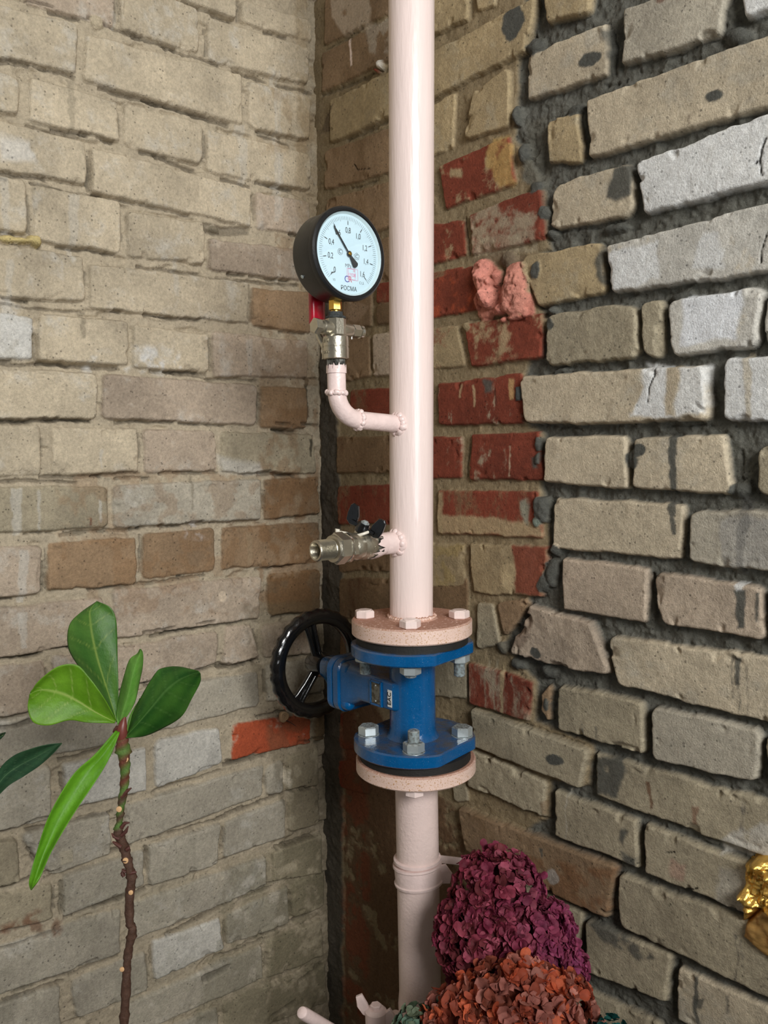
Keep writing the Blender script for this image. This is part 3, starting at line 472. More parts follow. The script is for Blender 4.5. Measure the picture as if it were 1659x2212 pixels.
# cracks
def crack(w, pts, t=2.0):
    for (x0, y0), (x1, y1) in zip(pts, pts[1:]):
        dx, dy = x1-x0, y1-y0; l = math.hypot(dx, dy) or 1; nx, ny = -dy/l*t/2, dx/l*t/2
        w.paint(lpoly(w, [(x0+nx, y0+ny), (x1+nx, y1+ny), (x1-nx, y1-ny), (x0-nx, y0-ny)]), (40,36,30), .9, .0006, -.003, .3)
crack(w, [(1660,300),(1650,325),(1645,348),(1650,382)], 3); crack(w, [(1640,350),(1636,357)], 4); crack(w, [(1659,500),(1648,540),(1646,570)], 2)
crack(w, [(1420,790),(1420,815),(1410,840),(1408,870)], 1.6); crack(w, [(765,355),(772,365),(800,364)], 1.5); crack(w, [(1465,1925),(1508,1918)], 3); crack(w, [(1440,1840),(1460,1838)], 2)
for x0, y0, x1, y1, t in [(690,205,800,160,8),(800,158,838,142,5),(745,300,838,262,8),(755,405,815,388,6),(700,104,780,60,4),(1140,70,1140,160,10),(1316,60,1322,160,5),(1300,185,1345,172,8),(1262,215,1264,340,7),(1376,358,1380,390,8),(1190,500,1290,488,3),
        (1308,560,1308,632,5),(1150,920,1250,923,4),(1440,921,1530,916,5),(1592,970,1600,1070,6),(1470,1210,1486,1216,9),(1484,1130,1480,1200,5),(1404,1240,1412,1340,7),(1399,1540,1398,1640,10),(1318,1420,1330,1470,10),(1345,1990,1300,1960,8),
        (1386,1790,1386,1880,10),(1336,1900,1330,1985,10),(1454,2080,1452,2200,10),(1188,1700,1190,1800,10),(1283,1630,1276,1700,8),(1255,2000,1255,2080,10),(1010,690,1090,684,3),(1000,470,1010,550,3),(1020,1528,1260,1612,3),(1020,1700,1180,1772,4),(1100,1900,1300,1990,4),
        (1430,668,1440,700,3),(1380,680,1384,770,2),(1652,1600,1650,1690,8),(1656,1290,1656,1380,8),(1113,1390,1140,1305,4),(1012,1180,1012,1260,3),(1010,960,1008,1030,3)]:
    if abs(x1-x0) > abs(y1-y0): q = [(x0, y0-t/3), (x1, y1-t/3), (x1, y1+t/2), (x0, y0+t/2)]
    else: q = [(x0-t/2, y0), (x0+t/2, y0), (x1+t/2, y1), (x1-t/2, y1)]
    w.paint(lpoly(w, q), (66,64,56), .35, .0015, -.008, .9)
w.paint(lpoly(w, [(1028,580),(1052,560),(1078,585),(1084,640),(1098,600),(1128,592),(1150,640),(1150,682),(1108,676),(1070,672),(1042,694),(1024,645)]), (208,134,118), .85, .002, .004, 2.0)
# rubble lumps in the joint between the old and the new brickwork, some of it painted pink
for x, y, r, h, c, q in [(1043,592,.015,.014,(216,144,128),1.4),(1056,632,.014,.018,(216,144,128),1.5),(1048,655,.008,.012,(206,132,116),.8),(1082,668,.012,.010,(208,136,120),.8),(1116,630,.024,.015,(204,138,120),1.7),(1075,600,.008,.010,(196,126,110),1.6),(1090,690,.006,.008,(190,120,104),.8),
        (1095,560,.012,.005,(110,96,78),.8),(1160,585,.009,.006,'K',1),(1110,50,.018,.003,'K',1.2),(1150,95,.014,.003,'K',.8),(1115,250,.008,.006,'K',2.2),(1130,330,.008,.006,'K',1.6),(1160,400,.012,.003,'K',.8),(1175,460,.006,.004,'K',1.6),(1187,505,.007,.002,'K',.8),
        (1186,698,.009,.004,'K',1),(1190,670,.007,.004,'K',.8),(1120,850,.006,.004,(84,90,90),2.6),(1165,960,.006,.004,'K',1.8),(1165,990,.005,.004,'K',1.5),(1170,1100,.011,.006,'K',2.0),(1160,1130,.006,.005,(120,130,118),1.2),(1190,1240,.012,.003,'K',2.0),(1175,1265,.009,.003,'K',1.2),
        (1195,1190,.008,.004,'K',1.0),(1160,1410,.012,.002,'K',.6),(1120,1440,.012,.003,'K',.7),(1180,1450,.012,.002,'K',.6),(1085,1400,.010,.003,(106,102,90),.8),(1370,990,.010,.001,'K',1.4),(1385,970,.008,.002,'K',.8),(1330,490,.02,.000,'K',.3),(1470,640,.018,-.001,'K',.3),
        (1210,800,.015,-.001,'K',.3),(1540,210,.012,-.002,'K',.6),(1590,75,.014,-.001,'K',.7),(1275,130,.016,-.001,'K',.6),(1240,235,.016,-.001,'K',.4),(1350,700,.0,.0,'K',1),(1595,1065,.010,-.001,'K',.9),(1335,1000,.0,.0,'K',1),(1180,1520,.006,.003,'K',1.8),(1205,1640,.014,.002,'K',.5),
        (825,140,.007,.009,(214,206,192),.8),(818,152,.004,.008,(120,60,40),.8),(1010,705,.009,.004,(150,134,104),.7),(1200,1890,.01,.006,(170,160,150),1),(1125,1330,.0,.0,'K',1)]:
    if r > 0: w.lump(x, y, r, h, c, q)
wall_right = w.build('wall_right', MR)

# ---- floor (below the picture)
mfl = mat('concrete_floor', srgb(84, 78, 70), .8, bump=.3, var=.12, vscale=8)
fb = MB(); fb.add([(-.03, .03, 0), (-.03, -3.6, 0), (3.6, -3.6, 0), (3.6, .03, 0)], [(0, 1, 2, 3)])
fl = obj('floor', fb, mfl); fl['kind'] = 'structure'
plaster = mat('pale_plaster', srgb(158, 152, 142), .85, bump=.2, var=.03, vscale=6)
for nm, c, sz in (('wall_back', (1.8, -3.65, 1.4), (3.7, .1, 2.8)), ('wall_side', (3.65, -1.8, 1.4), (.1, 3.7, 2.8)), ('ceiling', (1.8, -1.8, 2.85), (3.7, 3.7, .1)), ('shade_wall', (1.47, -.80, .63), (.12, 1.5, 1.26))):  # the last is an unseen wall, added to shade the lower corner
    o_ = obj(nm, MB().box(c, ((1, 0, 0), (0, 1, 0), (0, 0, 1)), sz, .002), plaster if nm != 'shade_wall' else mat('shade_wall_render', srgb(150, 142, 128), .85, bump=.3, var=.08)); o_['kind'] = 'structure'

# ================================================================== MATERIALS OF THE PIPEWORK
pink = mat('pink_paint', srgb(243, 223, 217), .26, bump=.55, bscale=90, var=.03, vscale=30, stretch=(3, 3, .35), coat=.25)
pink_pebbled = mat('pink_paint_pebbled', srgb(238, 215, 208), .30, bump=.8, bscale=240, var=.04, vscale=40, coat=.2)
pink_dust = overlay(overlay(mat('pink_paint_rust_speckled', srgb(236, 206, 192), .4, bump=.4, bscale=500, var=.05, vscale=40, stretch=(1, 1, 4)), srgb(196, 150, 100), 520, .56, .66, 0, .8), srgb(166, 118, 96), 260, .3, .42, .9, .9)
pink_dim = mat('pink_paint_small_bore', srgb(238, 215, 210), .32, bump=.9, bscale=160, var=.05, vscale=60, coat=.2)
blue = overlay(overlay(mat('blue_enamel', srgb(0, 84, 140), .2, bump=.5, bscale=260, var=.08, vscale=50, coat=.4), srgb(92, 84, 72), 60, .3, .62, .72, .85), srgb(120, 150, 175), 900, .66, .74, 0, .6)
black_gloss = mat('black_gloss_enamel', srgb(16, 16, 17), .16, bump=.4, bscale=180, var=.1, coat=.5)
black_plastic = overlay(mat('black_painted_case', srgb(24, 25, 27), .38, bump=.15, bscale=600, var=.1), srgb(70, 66, 58), 120, .45, .7, .5, .8)
rubber = mat('black_gasket', srgb(30, 29, 27), .7, bump=.4, bscale=400, var=.2)
zinc = overlay(mat('zinc_plated_steel', srgb(196, 206, 208), .38, .6, bump=.15, bscale=500, var=.1), srgb(88, 80, 68), 300, .42, .62, .8, .9)
nickel = mat('nickel_plated_brass', srgb(190, 184, 168), .3, .9, bump=.3, bscale=420, var=.12, vscale=80)
nickel_bright = mat('bright_nickel', srgb(212, 210, 204), .2, 1.0, bump=.1, bscale=400, var=.06)
brass = mat('brass', srgb(222, 180, 88), .28, 1.0, bump=.1, bscale=300, var=.08)
red_plastic = mat('red_dipped_vinyl', srgb(178, 16, 42), .28, bump=.15, bscale=100, var=.08, coat=.4)
seal = mat('black_sealant', srgb(58, 62, 62), .6, bump=.9, bscale=500, var=.2)
dial_m = mat('pale_blue_white_dial', srgb(214, 232, 238), .55, var=.01)
ring_m = mat('dial_ring_white', srgb(206, 218, 218), .45, var=.02)
ink = mat('black_ink', srgb(22, 22, 26), .6); grey_ink = mat('grey_ink', srgb(112, 120, 124), .6)
red_ink = mat('red_ink', srgb(206, 44, 62), .6); blue_ink = mat('blue_ink', srgb(52, 62, 158), .6); pink_ink = mat('pink_stamp_ink', srgb(222, 130, 164), .6)
white_lab = mat('white_label', srgb(236, 236, 232), .5); plate_m = overlay(mat('nameplate_metal', srgb(128, 128, 120), .45, .7, var=.1), srgb(90, 84, 70), 200, .45, .6)
tie_m = mat('white_nylon', srgb(222, 216, 200), .4, var=.03)
dark_bore = mat('dark_bore', srgb(14, 14, 14), .6)
glass = bpy.data.materials.new('gauge_glass'); glass.use_nodes = True
nt = glass.node_tree; nt.nodes.clear(); out = nt.nodes.new('ShaderNodeOutputMaterial'); tr = nt.nodes.new('ShaderNodeBsdfTransparent'); gl = nt.nodes.new('ShaderNodeBsdfGlossy'); gl.inputs['Roughness'].default_value = .03
tr.inputs[0].default_value = (.97, .99, 1, 1); fr = nt.nodes.new('ShaderNodeFresnel'); fr.inputs[0].default_value = 1.35; mx = nt.nodes.new('ShaderNodeMixShader')
nt.links.new(fr.outputs[0], mx.inputs[0]); nt.links.new(tr.outputs[0], mx.inputs[1]); nt.links.new(gl.outputs[0], mx.inputs[2]); nt.links.new(mx.outputs[0], out.inputs[0])

# ================================================================== UPPER PIPE
Z = (0, 0, 1); PX, PY = .3391, -.1112
def zc(z): return H0+z
def axU(z):  # axis of the upper pipe (it leans a little)
    t = (z+.218)/(.587+.218); return (.3391+.0165*t, -.112-.0057*t, zc(z))
t = thing('steel_pipe', 'tall pale pink painted steel riser pipe, upper length with flange resting on the blue valve', 'pipe', (PX, PY, zc(-.2415)))
obj('pipe_body', MB().tube([axU(z) for z in np.linspace(-.232, 1.2, 30)], .0285, 64), pink, t)
obj('flange', MB().lathe([(.0775, -.2415), (.0795, -.2395), (.0795, -.223), (.0775, -.221), (.034, -.221), (.0300, -.2175)], (PX, PY, H0), Z, 96), pink_dust, t)
m_ = MB()
for k in range(46):
    a = 2*PI*k/46; r = random.uniform(.0022, .0038); c = Vector((PX+.0300*math.cos(a), PY+.0300*math.sin(a), zc(-.2185)))
    m_.lathe([(r*.3, -r*.8), (r, 0), (r*.8, r*.6), (r*.2, r)], c, Z, 8, True)
obj('flange_weld', m_, pink_dust, t, angle=60)
for a in (-45, 45, 135, 225):
    bx, by = PX+.0625*math.cos(math.radians(a)), PY+.0625*math.sin(math.radians(a))
    obj('hex_bolt_head', MB().hexp((bx, by, zc(-.2212)), Z, .0235, .0105, .0014, rot=.35+a*.01).lathe([(.009, .0104), (.0085, .0112)], (bx, by, zc(-.2212)), Z, 24), pink, t)
# small-bore branch to the gauge: out from the pipe, elbow, up
GX, GY = .3450, -.2360
o = axU(.032); pts = [(o[0], -.125, zc(.0325)), (.3452, -.160, zc(.0345)), (.345, -.196, zc(.0365))]
for k in range(1, 9):
    a = PI/2*k/8; pts.append((GX, -.200-.036*math.sin(a), zc(.0370+.034*(1-math.cos(a)))))
pts += [(GX, GY, zc(.080)), (GX, GY, zc(.1015))]
br = obj('gauge_branch', MB().tube(pts, .0111, 32, wob=lambda i, a: 1+.02*math.sin(3*a+i)), pink_dim, t)
def bead(name, c, ax, R, r, n, m, parent):
    x, y, nn = frame(ax); b = MB(); c = Vector(c)
    b.tube([c + x*(R*math.cos(2*PI*k/64)) + y*(R*math.sin(2*PI*k/64)) + nn*(.0008*math.sin(5*k)) for k in range(65)], [r*(1+.16*math.sin(k*.83+R*900)+.12*math.sin(k*1.37)) for k in range(65)], 10, False)
    return obj(name, b, m, parent, angle=60)
bead('weld_bead', (GX, GY, zc(.0690)), Z, .0110, .0030, 30, pink_dim, t); bead('weld_bead', (GX, -.2035, zc(.0375)), (0, 1, -.08), .0110, .0028, 30, pink_dim, t)
bead('weld_bead', (.3455, -.1400, zc(.0330)), (0, 1, 0), .0118, .0042, 30, pink_dim, t)
rag = MB(); n_ = 48
rag.rings([[Vector((GX+.0122*math.cos(2*PI*k/n_), GY+.0122*math.sin(2*PI*k/n_), zc(zz)+((.0026*math.sin(k*1.7)+.002*math.sin(k*3.1)) if top else 0))) for k in range(n_)] for zz, top in ((.092, 0), (.1005, 1))], False)
obj('paint_collar', rag, pink_dim, t, angle=60)
# outlet stub to the drain valve
o = axU(-.119)
obj('drain_stub', MB().tube([(o[0], -.120, zc(-.1195)), (.338, -.150, zc(-.119)), (.338, -.1730, zc(-.1188))], [.0150, .0142, .0138], 40, wob=lambda i, a: 1+.02*math.sin(4*a)), pink_dim, t)
bead('weld_bead', (.3395, -.1395, zc(-.1193)), (0, 1, 0), .0140, .0044, 30, pink_dim, t)
rag = MB(); rag.rings([[Vector((.338+rr*math.cos(2*PI*k/n_), yy-(.004*math.sin(k*1.3)+.0035*math.sin(k*2.9)+(.006 if math.sin(2*PI*k/n_) < -.5 else 0) if top else 0), zc(-.1188)+rr*math.sin(2*PI*k/n_))) for k in range(n_)] for yy, rr, top in ((-.160, .0141, 0), (-.1735, .0174, 0), (-.178, .0182, 1))], False)
obj('paint_collar', rag, pink_dim, t, angle=60)

# ================================================================== PRESSURE GAUGE
GZ = zc(.2277); XF = .3655; gy = -.2335; XA = (1, 0, 0)
g = thing('pressure_gauge', 'round black pressure gauge with pale dial reading just under 0,6', 'pressure gauge', (GX, GY, zc(.1655)))
case = obj('case', MB().lathe([(.046, -.0400), (.0500, -.0385), (.0515, -.035), (.0515, -.004), (.0535, -.003), (.0540, .0015), (.0535, .0045), (.0515, .0062), (.0488, .0064), (.0478, .0052), (.0478, .0016), (.0010, .0016)], (XF, gy, GZ), XA, 96), black_plastic, g)
obj('dial_ring', MB().lathe([(.0476, .0050), (.0474, .0048), (.0452, .0022), (.0452, .0018), (.0476, .0018)], (XF, gy, GZ), XA, 96, False), ring_m, g)
dial = obj('dial', MB().lathe([(.0452, .0017), (.0452, .0021), (.0001, .0021)], (XF, gy, GZ), XA, 96), dial_m, g)
DX = XF+.0022; DC = Vector((DX, gy, GZ)); YA, ZA = Vector((0, 1, 0)), Vector((0, 0, 1))
def dp(ang, r): a = math.radians(ang); return DC + YA*(r*math.sin(a)) + ZA*(r*math.cos(a))       # ang clockwise from 12 o'clock
fine, major = MB(), MB()
for k in range(0, 81):
    ang = -135+270*k/80; d = (dp(ang, 1)-DC).normalized(); s_ = d.cross(Vector(XA)); r0, r1 = (.0385, .0425) if k % 5 else (.0370, .0425)
    fine.box(dp(ang, (r0+r1)/2)+Vector((.0001, 0, 0)), (d, s_, XA), (r1-r0, .00032, .0001), 0)
    if k % 10 == 0: major.box(dp(ang, .0352)+Vector((.0001, 0, 0)), (d, s_, XA), (.0042, .00085, .0001), 0)
obj('scale_marks', fine, grey_ink, dial, smooth=False); obj('major_marks', major, ink, dial, smooth=False)
for k, s_ in enumerate(['0', '0,2', '0,4', '0,6', '0,8', '1,0', '1,2', '1,4', '1,6']):
    r = .0268 if 0 < k < 8 else .0290
    text_mesh('numeral', s_, .0092, dp(-135+33.75*k, r), YA, ZA, ink, dial, .72, .0001)
text_mesh('unit_text', 'MPa', .0062, DC+ZA*-.0135+YA*-.0005, YA, ZA, grey_ink, dial, .9, .0001)
text_mesh('maker_text', 'РОСМА', .0072, DC+ZA*-.0395, YA, ZA, ink, dial, .9, .0001)
text_mesh('accuracy_text', 'C1,5', .0042, dp(148, .0365), YA, ZA, grey_ink, dial, .9, .0001); text_mesh('accuracy_text', 'У3', .0036, dp(-146, .0385), YA, ZA, grey_ink, dial, .9, .0001)
text_mesh('logo_letter', 'C', .0105, DC+ZA*-.0290+YA*-.0030, YA, ZA, blue_ink, dial, .95, .0001); text_mesh('logo_letter', 'R', .0095, DC+ZA*-.0288+YA*.0022, YA, ZA, red_ink, dial, .9, .0001)
st = MB()
def rect(b, cy, cz, hw, hh, lw):
    for y0, z0, sy, sz in ((cy, cz+hh, 2*hw, lw), (cy, cz-hh, 2*hw, lw), (cy-hw, cz, lw, 2*hh), (cy+hw, cz, lw, 2*hh)): b.box(DC+YA*y0+ZA*z0+Vector((.0001, 0, 0)), (YA, ZA, XA), (sy, sz, .0001), 0)
rect(st, .0065, -.0225, .0072, .0064, .00035); rect(st, .0035, -.0225, .0060, .0060, .0003)
obj('ink_stamp', st, pink_ink, dial, smooth=False); text_mesh('ink_stamp_text', '1Y08', .0060, DC+ZA*-.0235+YA*.0050, YA, ZA, pink_ink, dial, .9, .0001); text_mesh('ink_stamp_text', 'O', .0030, DC+ZA*-.0185+YA*.0080, YA, ZA, red_ink, dial, 1, .0001)
for sy in (-1, 1):
    cc = DC+YA*(.0125 if sy > 0 else -.0120)+ZA*(-.001 if sy > 0 else .0012)
    text_mesh('approval_mark', 'C', .0062, cc, YA, ZA, ink, dial, 1, .0001)
    b_ = MB(); n5 = 5 if sy > 0 else 24; R = .0042 if sy > 0 else .0035
    b_.tube([cc+Vector((.0001, 0, 0))+YA*(R*math.sin(2*PI*k/n5))+ZA*(R*math.cos(2*PI*k/n5)) for k in range(n5+1)], .00018, 5, False); obj('approval_mark_outline', b_, ink, dial)
nd = (dp(-38, 1)-DC).normalized(); ns = nd.cross(Vector(XA)); NC = DC+Vector((.0016, 0, 0))
need = obj('needle', MB().prism([(-.0010, -.003), (.0010, -.003), (.0009, .026), (.0013, .027), (.0012, .031), (.0002, .0365), (-.0002, .0365), (-.0012, .031), (-.0013, .027), (-.0009, .026)], NC, ns, nd, XA, .0004)
           .prism([(-.0009, 0), (.0009, 0), (.0042, -.0150), (.0026, -.0168), (0, -.0174), (-.0026, -.0168), (-.0042, -.0150)], NC, ns, nd, XA, .0004).lathe([(.0033, 0), (.0033, .0010), (.0028, .0014)], NC, XA, 28), ink, g, smooth=True)
obj('needle_boss', MB().lathe([(.0021, .0012), (.0021, .0020), (.0016, .0024)], NC, XA, 24), brass, need)
obj('zero_pin', MB().box(dp(-135, .0335)+Vector((.0008, 0, 0)), (dp(-100, 1)-DC, dp(-10, 1)-DC, XA), (.0045, .0008, .0012)), mat('dark_pin', srgb(70, 62, 50), .5, .5), g)
obj('glass', MB().lathe([(.0474, .0046), (.0474, .0056), (.0001, .0056)], (XF, gy, GZ), XA, 64), glass, g)
c_ = Vector((XF-.0285, gy-.0442, GZ-.0265)); nn = Vector((0, -.0442, -.0265)).normalized()
obj('case_screw', MB().lathe([(.0022, -.001), (.0022, .0005), (.0014, .0010)], c_, nn, 16), zinc, g)
obj('stem', MB().lathe([(.006, -.002), (.006, .004)], (GX, GY, zc(.1615)), Z, 24).hexp((GX, GY, zc(.1655)), Z, .0138, .0135, .0010, rot=.15).lathe([(.0068, .0), (.0068, .003)], (GX, GY, zc(.1785)), Z, 24), brass, g)

# ================================================================== BALL VALVE UNDER THE GAUGE
v = thing('ball_valve', 'upright nickel ball valve with red lever below the round gauge', 'valve', (GX, GY, zc(.1000)))
obj('valve_body', MB().lathe([(.0142, .1085), (.0154, .1095), (.0154, .1222), (.0150, .1226), (.0150, .1234), (.0154, .1238), (.0152, .1345), (.0140, .1362), (.0128, .1372)], (GX, GY, H0), Z, 48), nickel, v)
obj('hex_end', MB().hexp((GX, GY, zc(.1000)), Z, .0212, .0090, .0010, rot=.30), overlay(mat('smudged_nickel', srgb(150, 148, 140), .4, .8, var=.1), srgb(60, 60, 56), 160, .42, .6), v)
obj('octagon_neck', MB().hexp((GX, GY, zc(.1362)), Z, .0228, .0205, .0010, seg=8, rot=.20), nickel, v)
obj('thread_sealant', MB().lathe([(.0105, .1560), (.0122, .1570), (.0118, .1585), (.0090, .1600), (.0085, .1640)], (GX, GY, H0), Z, 40, rad=lambda a, t: 1+.05*math.sin(7*a+t*900)), seal, v, angle=60)
pl = obj('side_plug', MB().lathe([(.0085, .008), (.0085, .0190), (.0075, .0200)], (GX, GY, zc(.1445)), (0, -1, .03), 32).lathe([(.0072, .018), (.0072, .026)], (GX, GY, zc(.1445)), (0, -1, .03), 32).hexp((GX, GY-.0240, zc(.1452)), (0, -1, .03), .0172, .0085, .0012, rot=.2), nickel, v)
dr = obj('drain_cock', MB().lathe([(.0080, .008), (.0078, .022), (.0070, .0235), (.0070, .024)], (GX, GY, zc(.1440)), (0, 1, .0), 32).hexp((GX, GY+.024, zc(.1440)), Z if 0 else (0, 1, 0), .0140, .0120, .0010, rot=.4), nickel, v)
obj('drain_cap', MB().lathe([(.0060, .0355), (.0080, .0362), (.0082, .0395), (.0072, .0410)], (GX, GY, zc(.1440)), (0, 1, 0), 32), nickel_bright, dr)
obj('drain_nipple', MB().lathe([(.0016, 0), (.0016, .0035)], (GX, GY+.024, zc(.1375)), (0, 0, -1), 14), nickel_bright, dr)
text_mesh('cast_text', 'PN40', .0065, Vector((GX+.0004, GY-.01525, zc(.1295))), (1, 0, 0), ZA, nickel, v, .8, .0006)
text_mesh('cast_text', 'DN15', .0055, Vector((GX+.0004, GY-.01545, zc(.1160))), (1, 0, 0), ZA, nickel, v, .8, .0006)
lv = obj('lever', MB().prism([(-.0065, -.010), (.0065, -.010), (.0065, .010), (-.0065, .010)], (GX-.0175, GY, zc(.1200)), (0, 1, 0), Z, (-1, 0, 0), .0018).tube([(GX-.0200, GY, zc(.124)), (GX-.0300, GY-.001, zc(.138)), (GX-.0335, GY-.0025, zc(.155))], [.0050, .0050, .0045], 12), nickel, v)
hp = [(GX-.0335, GY-.0025, zc(z)) for z in (.1500, .1508, .154, .18, .22, .255, .2565)]
x_, y_ = Vector((1, 0, 0)), Vector((0, 1, 0)); rg = []
for (px_, py_, pz_), s_ in zip(hp, (.3, .75, 1, 1, 1, .9, .4)):
    rg.append([Vector((px_, py_, pz_)) + x_*(.0055*s_*math.copysign(abs(math.cos(a))**.6, math.cos(a))) + y_*(.0105*s_*math.copysign(abs(math.sin(a))**.6, math.sin(a))) for a in [2*PI*k/24 for k in range(24)]])
obj('lever_sleeve', MB().rings(rg), red_plastic, lv, angle=50)
obj('lever_nut', MB().hexp((GX-.0190, GY, zc(.1200)), (-1, 0, 0), .0085, .0045, .0006).lathe([(.0065, -.004), (.0065, .0)], (GX-.0170, GY, zc(.12)), (1, 0, 0), 20), nickel_bright, lv)

# ================================================================== DRAIN BALL VALVE (horizontal)
VX, VZ = .338, zc(-.1186); YN = (0, -1, 0)
v = thing('ball_valve', 'horizontal nickel ball valve with black butterfly handle and threaded open outlet', 'valve', (VX, -.18, VZ))
def yl(y): return -y
obj('hex_end', MB().hexp((VX, -.1700, VZ), YN, .0312, .0100, .0012, rot=.1), overlay(mat('smudged_nickel_dark', srgb(140, 138, 128), .4, .8, var=.1), srgb(70, 70, 64), 140, .4, .6), v)
obj('valve_body', MB().lathe([(.0155, .0), (.0168, .002), (.0176, .006), (.0178, .018), (.0172, .0205), (.0172, .0215), (.0176, .0225), (.0172, .030), (.0160, .034)], (VX, -.1785, VZ), YN, 56), nickel, v)
obj('body_hex', MB().hexp((VX, -.2110, VZ), YN, .0318, .0080, .0012, rot=.1), nickel, v)
obj('union_ring', MB().lathe([(.0165, 0), (.0180, .0008), (.0180, .0032), (.0165, .004)], (VX, -.2185, VZ), YN, 48), nickel_bright, v)
un = obj('union_nut', MB().hexp((VX, -.2220, VZ), YN, .0345, .0165, .0020, rot=.1).lathe([(.0172, .0160), (.0165, .0190), (.0140, .0195)], (VX, -.2220, VZ), YN, 48), nickel, v)
prof = [(.0125, 0)]
for k in range(14): y0 = .002+k*.0016; prof += [(.0115, y0), (.0127, y0+.0008)]
prof += [(.0126, .0248), (.0120, .0262), (.0098, .0262), (.0092, .0240), (.0062, .0160), (.0062, .0050)]
np_ = obj('threaded_nipple', MB().lathe(prof, (VX, -.2405, VZ), YN, 56), nickel, v, angle=20)
obj('bore', MB().lathe([(.0061, .0052), (.0061, .0060)], (VX, -.2405, VZ), YN, 32), dark_bore, np_)
text_mesh('cast_text', 'PN40', .0062, Vector((VX+.0130, -.1915, VZ-.0116)), (.68, 0, .73), (0, -1, 0), nickel, v, .8, .0006)
text_mesh('cast_text', 'DN20', .0062, Vector((VX+.0165, -.1840, VZ-.0058)), (.33, 0, .94), (0, -1, 0), nickel, v, .8, .0006)
ta = math.radians(20); SW = Vector((.90, .32, -.46)).normalized(); SU = (Vector((0, 0, 1)) - SW*SW.z).normalized(); SC = Vector((VX-.0075, -.1985, VZ-.001))
hd = obj('butterfly_handle', MB().lathe([(.0085, .0200), (.0095, .0215), (.0095, .0255), (.0080, .0290), (.0072, .0330)], SC, SU, 32)
         .box(SC+SU*.0275, (SW, SU.cross(SW), SU), (.036, .0085, .0045), .0008), black_gloss, v)
for sg in (-1, 1):
    obj('handle_wing', MB().prism([(.0, -.003), (.0085, -.0045), (.0150, -.001), (.0170, .0080), (.0165, .0190), (.0135, .0225), (.0060, .0215), (.0005, .0100)][::1], SC+SU*.0265+SW*(sg*.0105)-SU.cross(SW)*.0022, SW*sg, SU, SU.cross(SW), .0044, .0009), black_gloss, hd)
obj('stem', MB().lathe([(.0085, .0140), (.0085, .0215)], SC, SU, 24), nickel, v)
obj('handle_screw', MB().lathe([(.0055, .0325), (.0055, .0340), (.0042, .0346), (.0020, .0336)], SC, SU, 24).hexp(SC+SU*.0340, SU, .0062, .0022, .0005), zinc, hd)
tp = [SC+SU*.0215+Vector((.0120*math.cos(a), .0120*math.sin(a), -.002+.0035*math.sin(a*1+.5))) for a in np.linspace(-2.7, 1.6, 30)]
tie = obj('cable_tie', MB().tube(tp, .0019, 10).tube([tp[0], tp[0]+Vector((-.004, -.010, .003)), tp[0]+Vector((-.007, -.0165, .0045))], [.0017, .0017, .0016], 10), tie_m, v)
obj('cable_tie_head', MB().box(tp[0]+Vector((-.0080, -.0185, .0050)), ((.5, 1, -.2), Z, (1, -.5, 0)), (.0055, .0065, .0055), .001), tie_m, tie)

# ================================================================== GATE VALVE
gz = thing('gate_valve', 'blue cast gate valve with black handwheel, bolted between pink flanges', 'valve', (PX, PY, zc(-.396)))
def dflange(r, cut, ang, n=96, cut2=None):
    out_ = []
    for k in range(n):
        a = 2*PI*k/n; q = Vector((r*math.cos(a), r*math.sin(a))); e = Vector((math.cos(ang), math.sin(ang))); d = q.dot(e)
        if d > cut: q = q - e*(d-cut)
        if d < -cut: q = q - e*(d+cut)
        out_.append((q.x, q.y))
    return out_
fl_ang = math.radians(10)
X3, Y3 = (1, 0, 0), (0, 1, 0)
obj('flange', MB().prism(dflange(.081, .068, fl_ang), (PX, PY, zc(-.2680)), X3, Y3, Z, .0160, .0018), blue, gz)
obj('flange', MB().prism(dflange(.081, .070, fl_ang), (PX+.001, PY+.002, zc(-.3965)), X3, Y3, Z, .0170, .0018), blue, gz)
obj('gasket', MB().lathe([(.050, -.2525), (.074, -.2520), (.074, -.2425), (.050, -.2412)], (PX, PY, H0), Z, 64), rubber, gz)
obj('gasket', MB().lathe([(.050, -.4090), (.074, -.4080), (.074, -.3965), (.050, -.3960)], (PX+.0012, PY+.003, H0), Z, 64), rubber, gz)
obj('bore_tube', MB().lathe([(.0345, -.2670), (.0315, -.2720), (.0305, -.28), (.0305, -.368), (.0320, -.375), (.0360, -.3805)], (PX, PY, H0), Z, 64), blue, gz)
# body lofted towards the left wall
SZ = -.3215
def rrect(a, hy, hz, r, cz=SZ, cy=0, n=10):
    o_ = []
    for qx, qz, a0 in ((1, 1, 0), (-1, 1, 90), (-1, -1, 180), (1, -1, 270)):
        for k in range(n+1):
            t_ = math.radians(a0+90*k/n); o_.append(Vector((PX-a, PY+cy+qx*(hy-r)+r*math.cos(t_), zc(cz)+qz*(hz-r)+r*math.sin(t_))))
    return o_
body = MB().rings([rrect(-.0285, .012, .017, .004), rrect(-.027, .014, .0185, .004), rrect(.0000, .0345, .0190, .004), rrect(.0020, .0350, .0190, .004), rrect(.052, .0350, .0205, .006), rrect(.070, .0345, .0225, .010),
                   rrect(.088, .0345, .0270, .012, SZ-.003), rrect(.102, .0365, .0330, .014, SZ-.006), rrect(.110, .0375, .0350, .015, SZ-.008)])
obj('body', body, blue, gz, angle=40)
obj('body_flange', MB().rings([rrect(a, y-.0045, z-.0075, r, SZ-.008) for a, y, z, r in ((.108, .0425, .0435, .016), (.1100, .0450, .0455, .017), (.1205, .0450, .0455, .017), (.1220, .0440, .0445, .016))]), blue, gz)
obj('bonnet_gasket', MB().rings([rrect(.1215, .0387, .0365, .016, SZ-.008), rrect(.1235, .0387, .0365, .016, SZ-.008)]), rubber, gz)
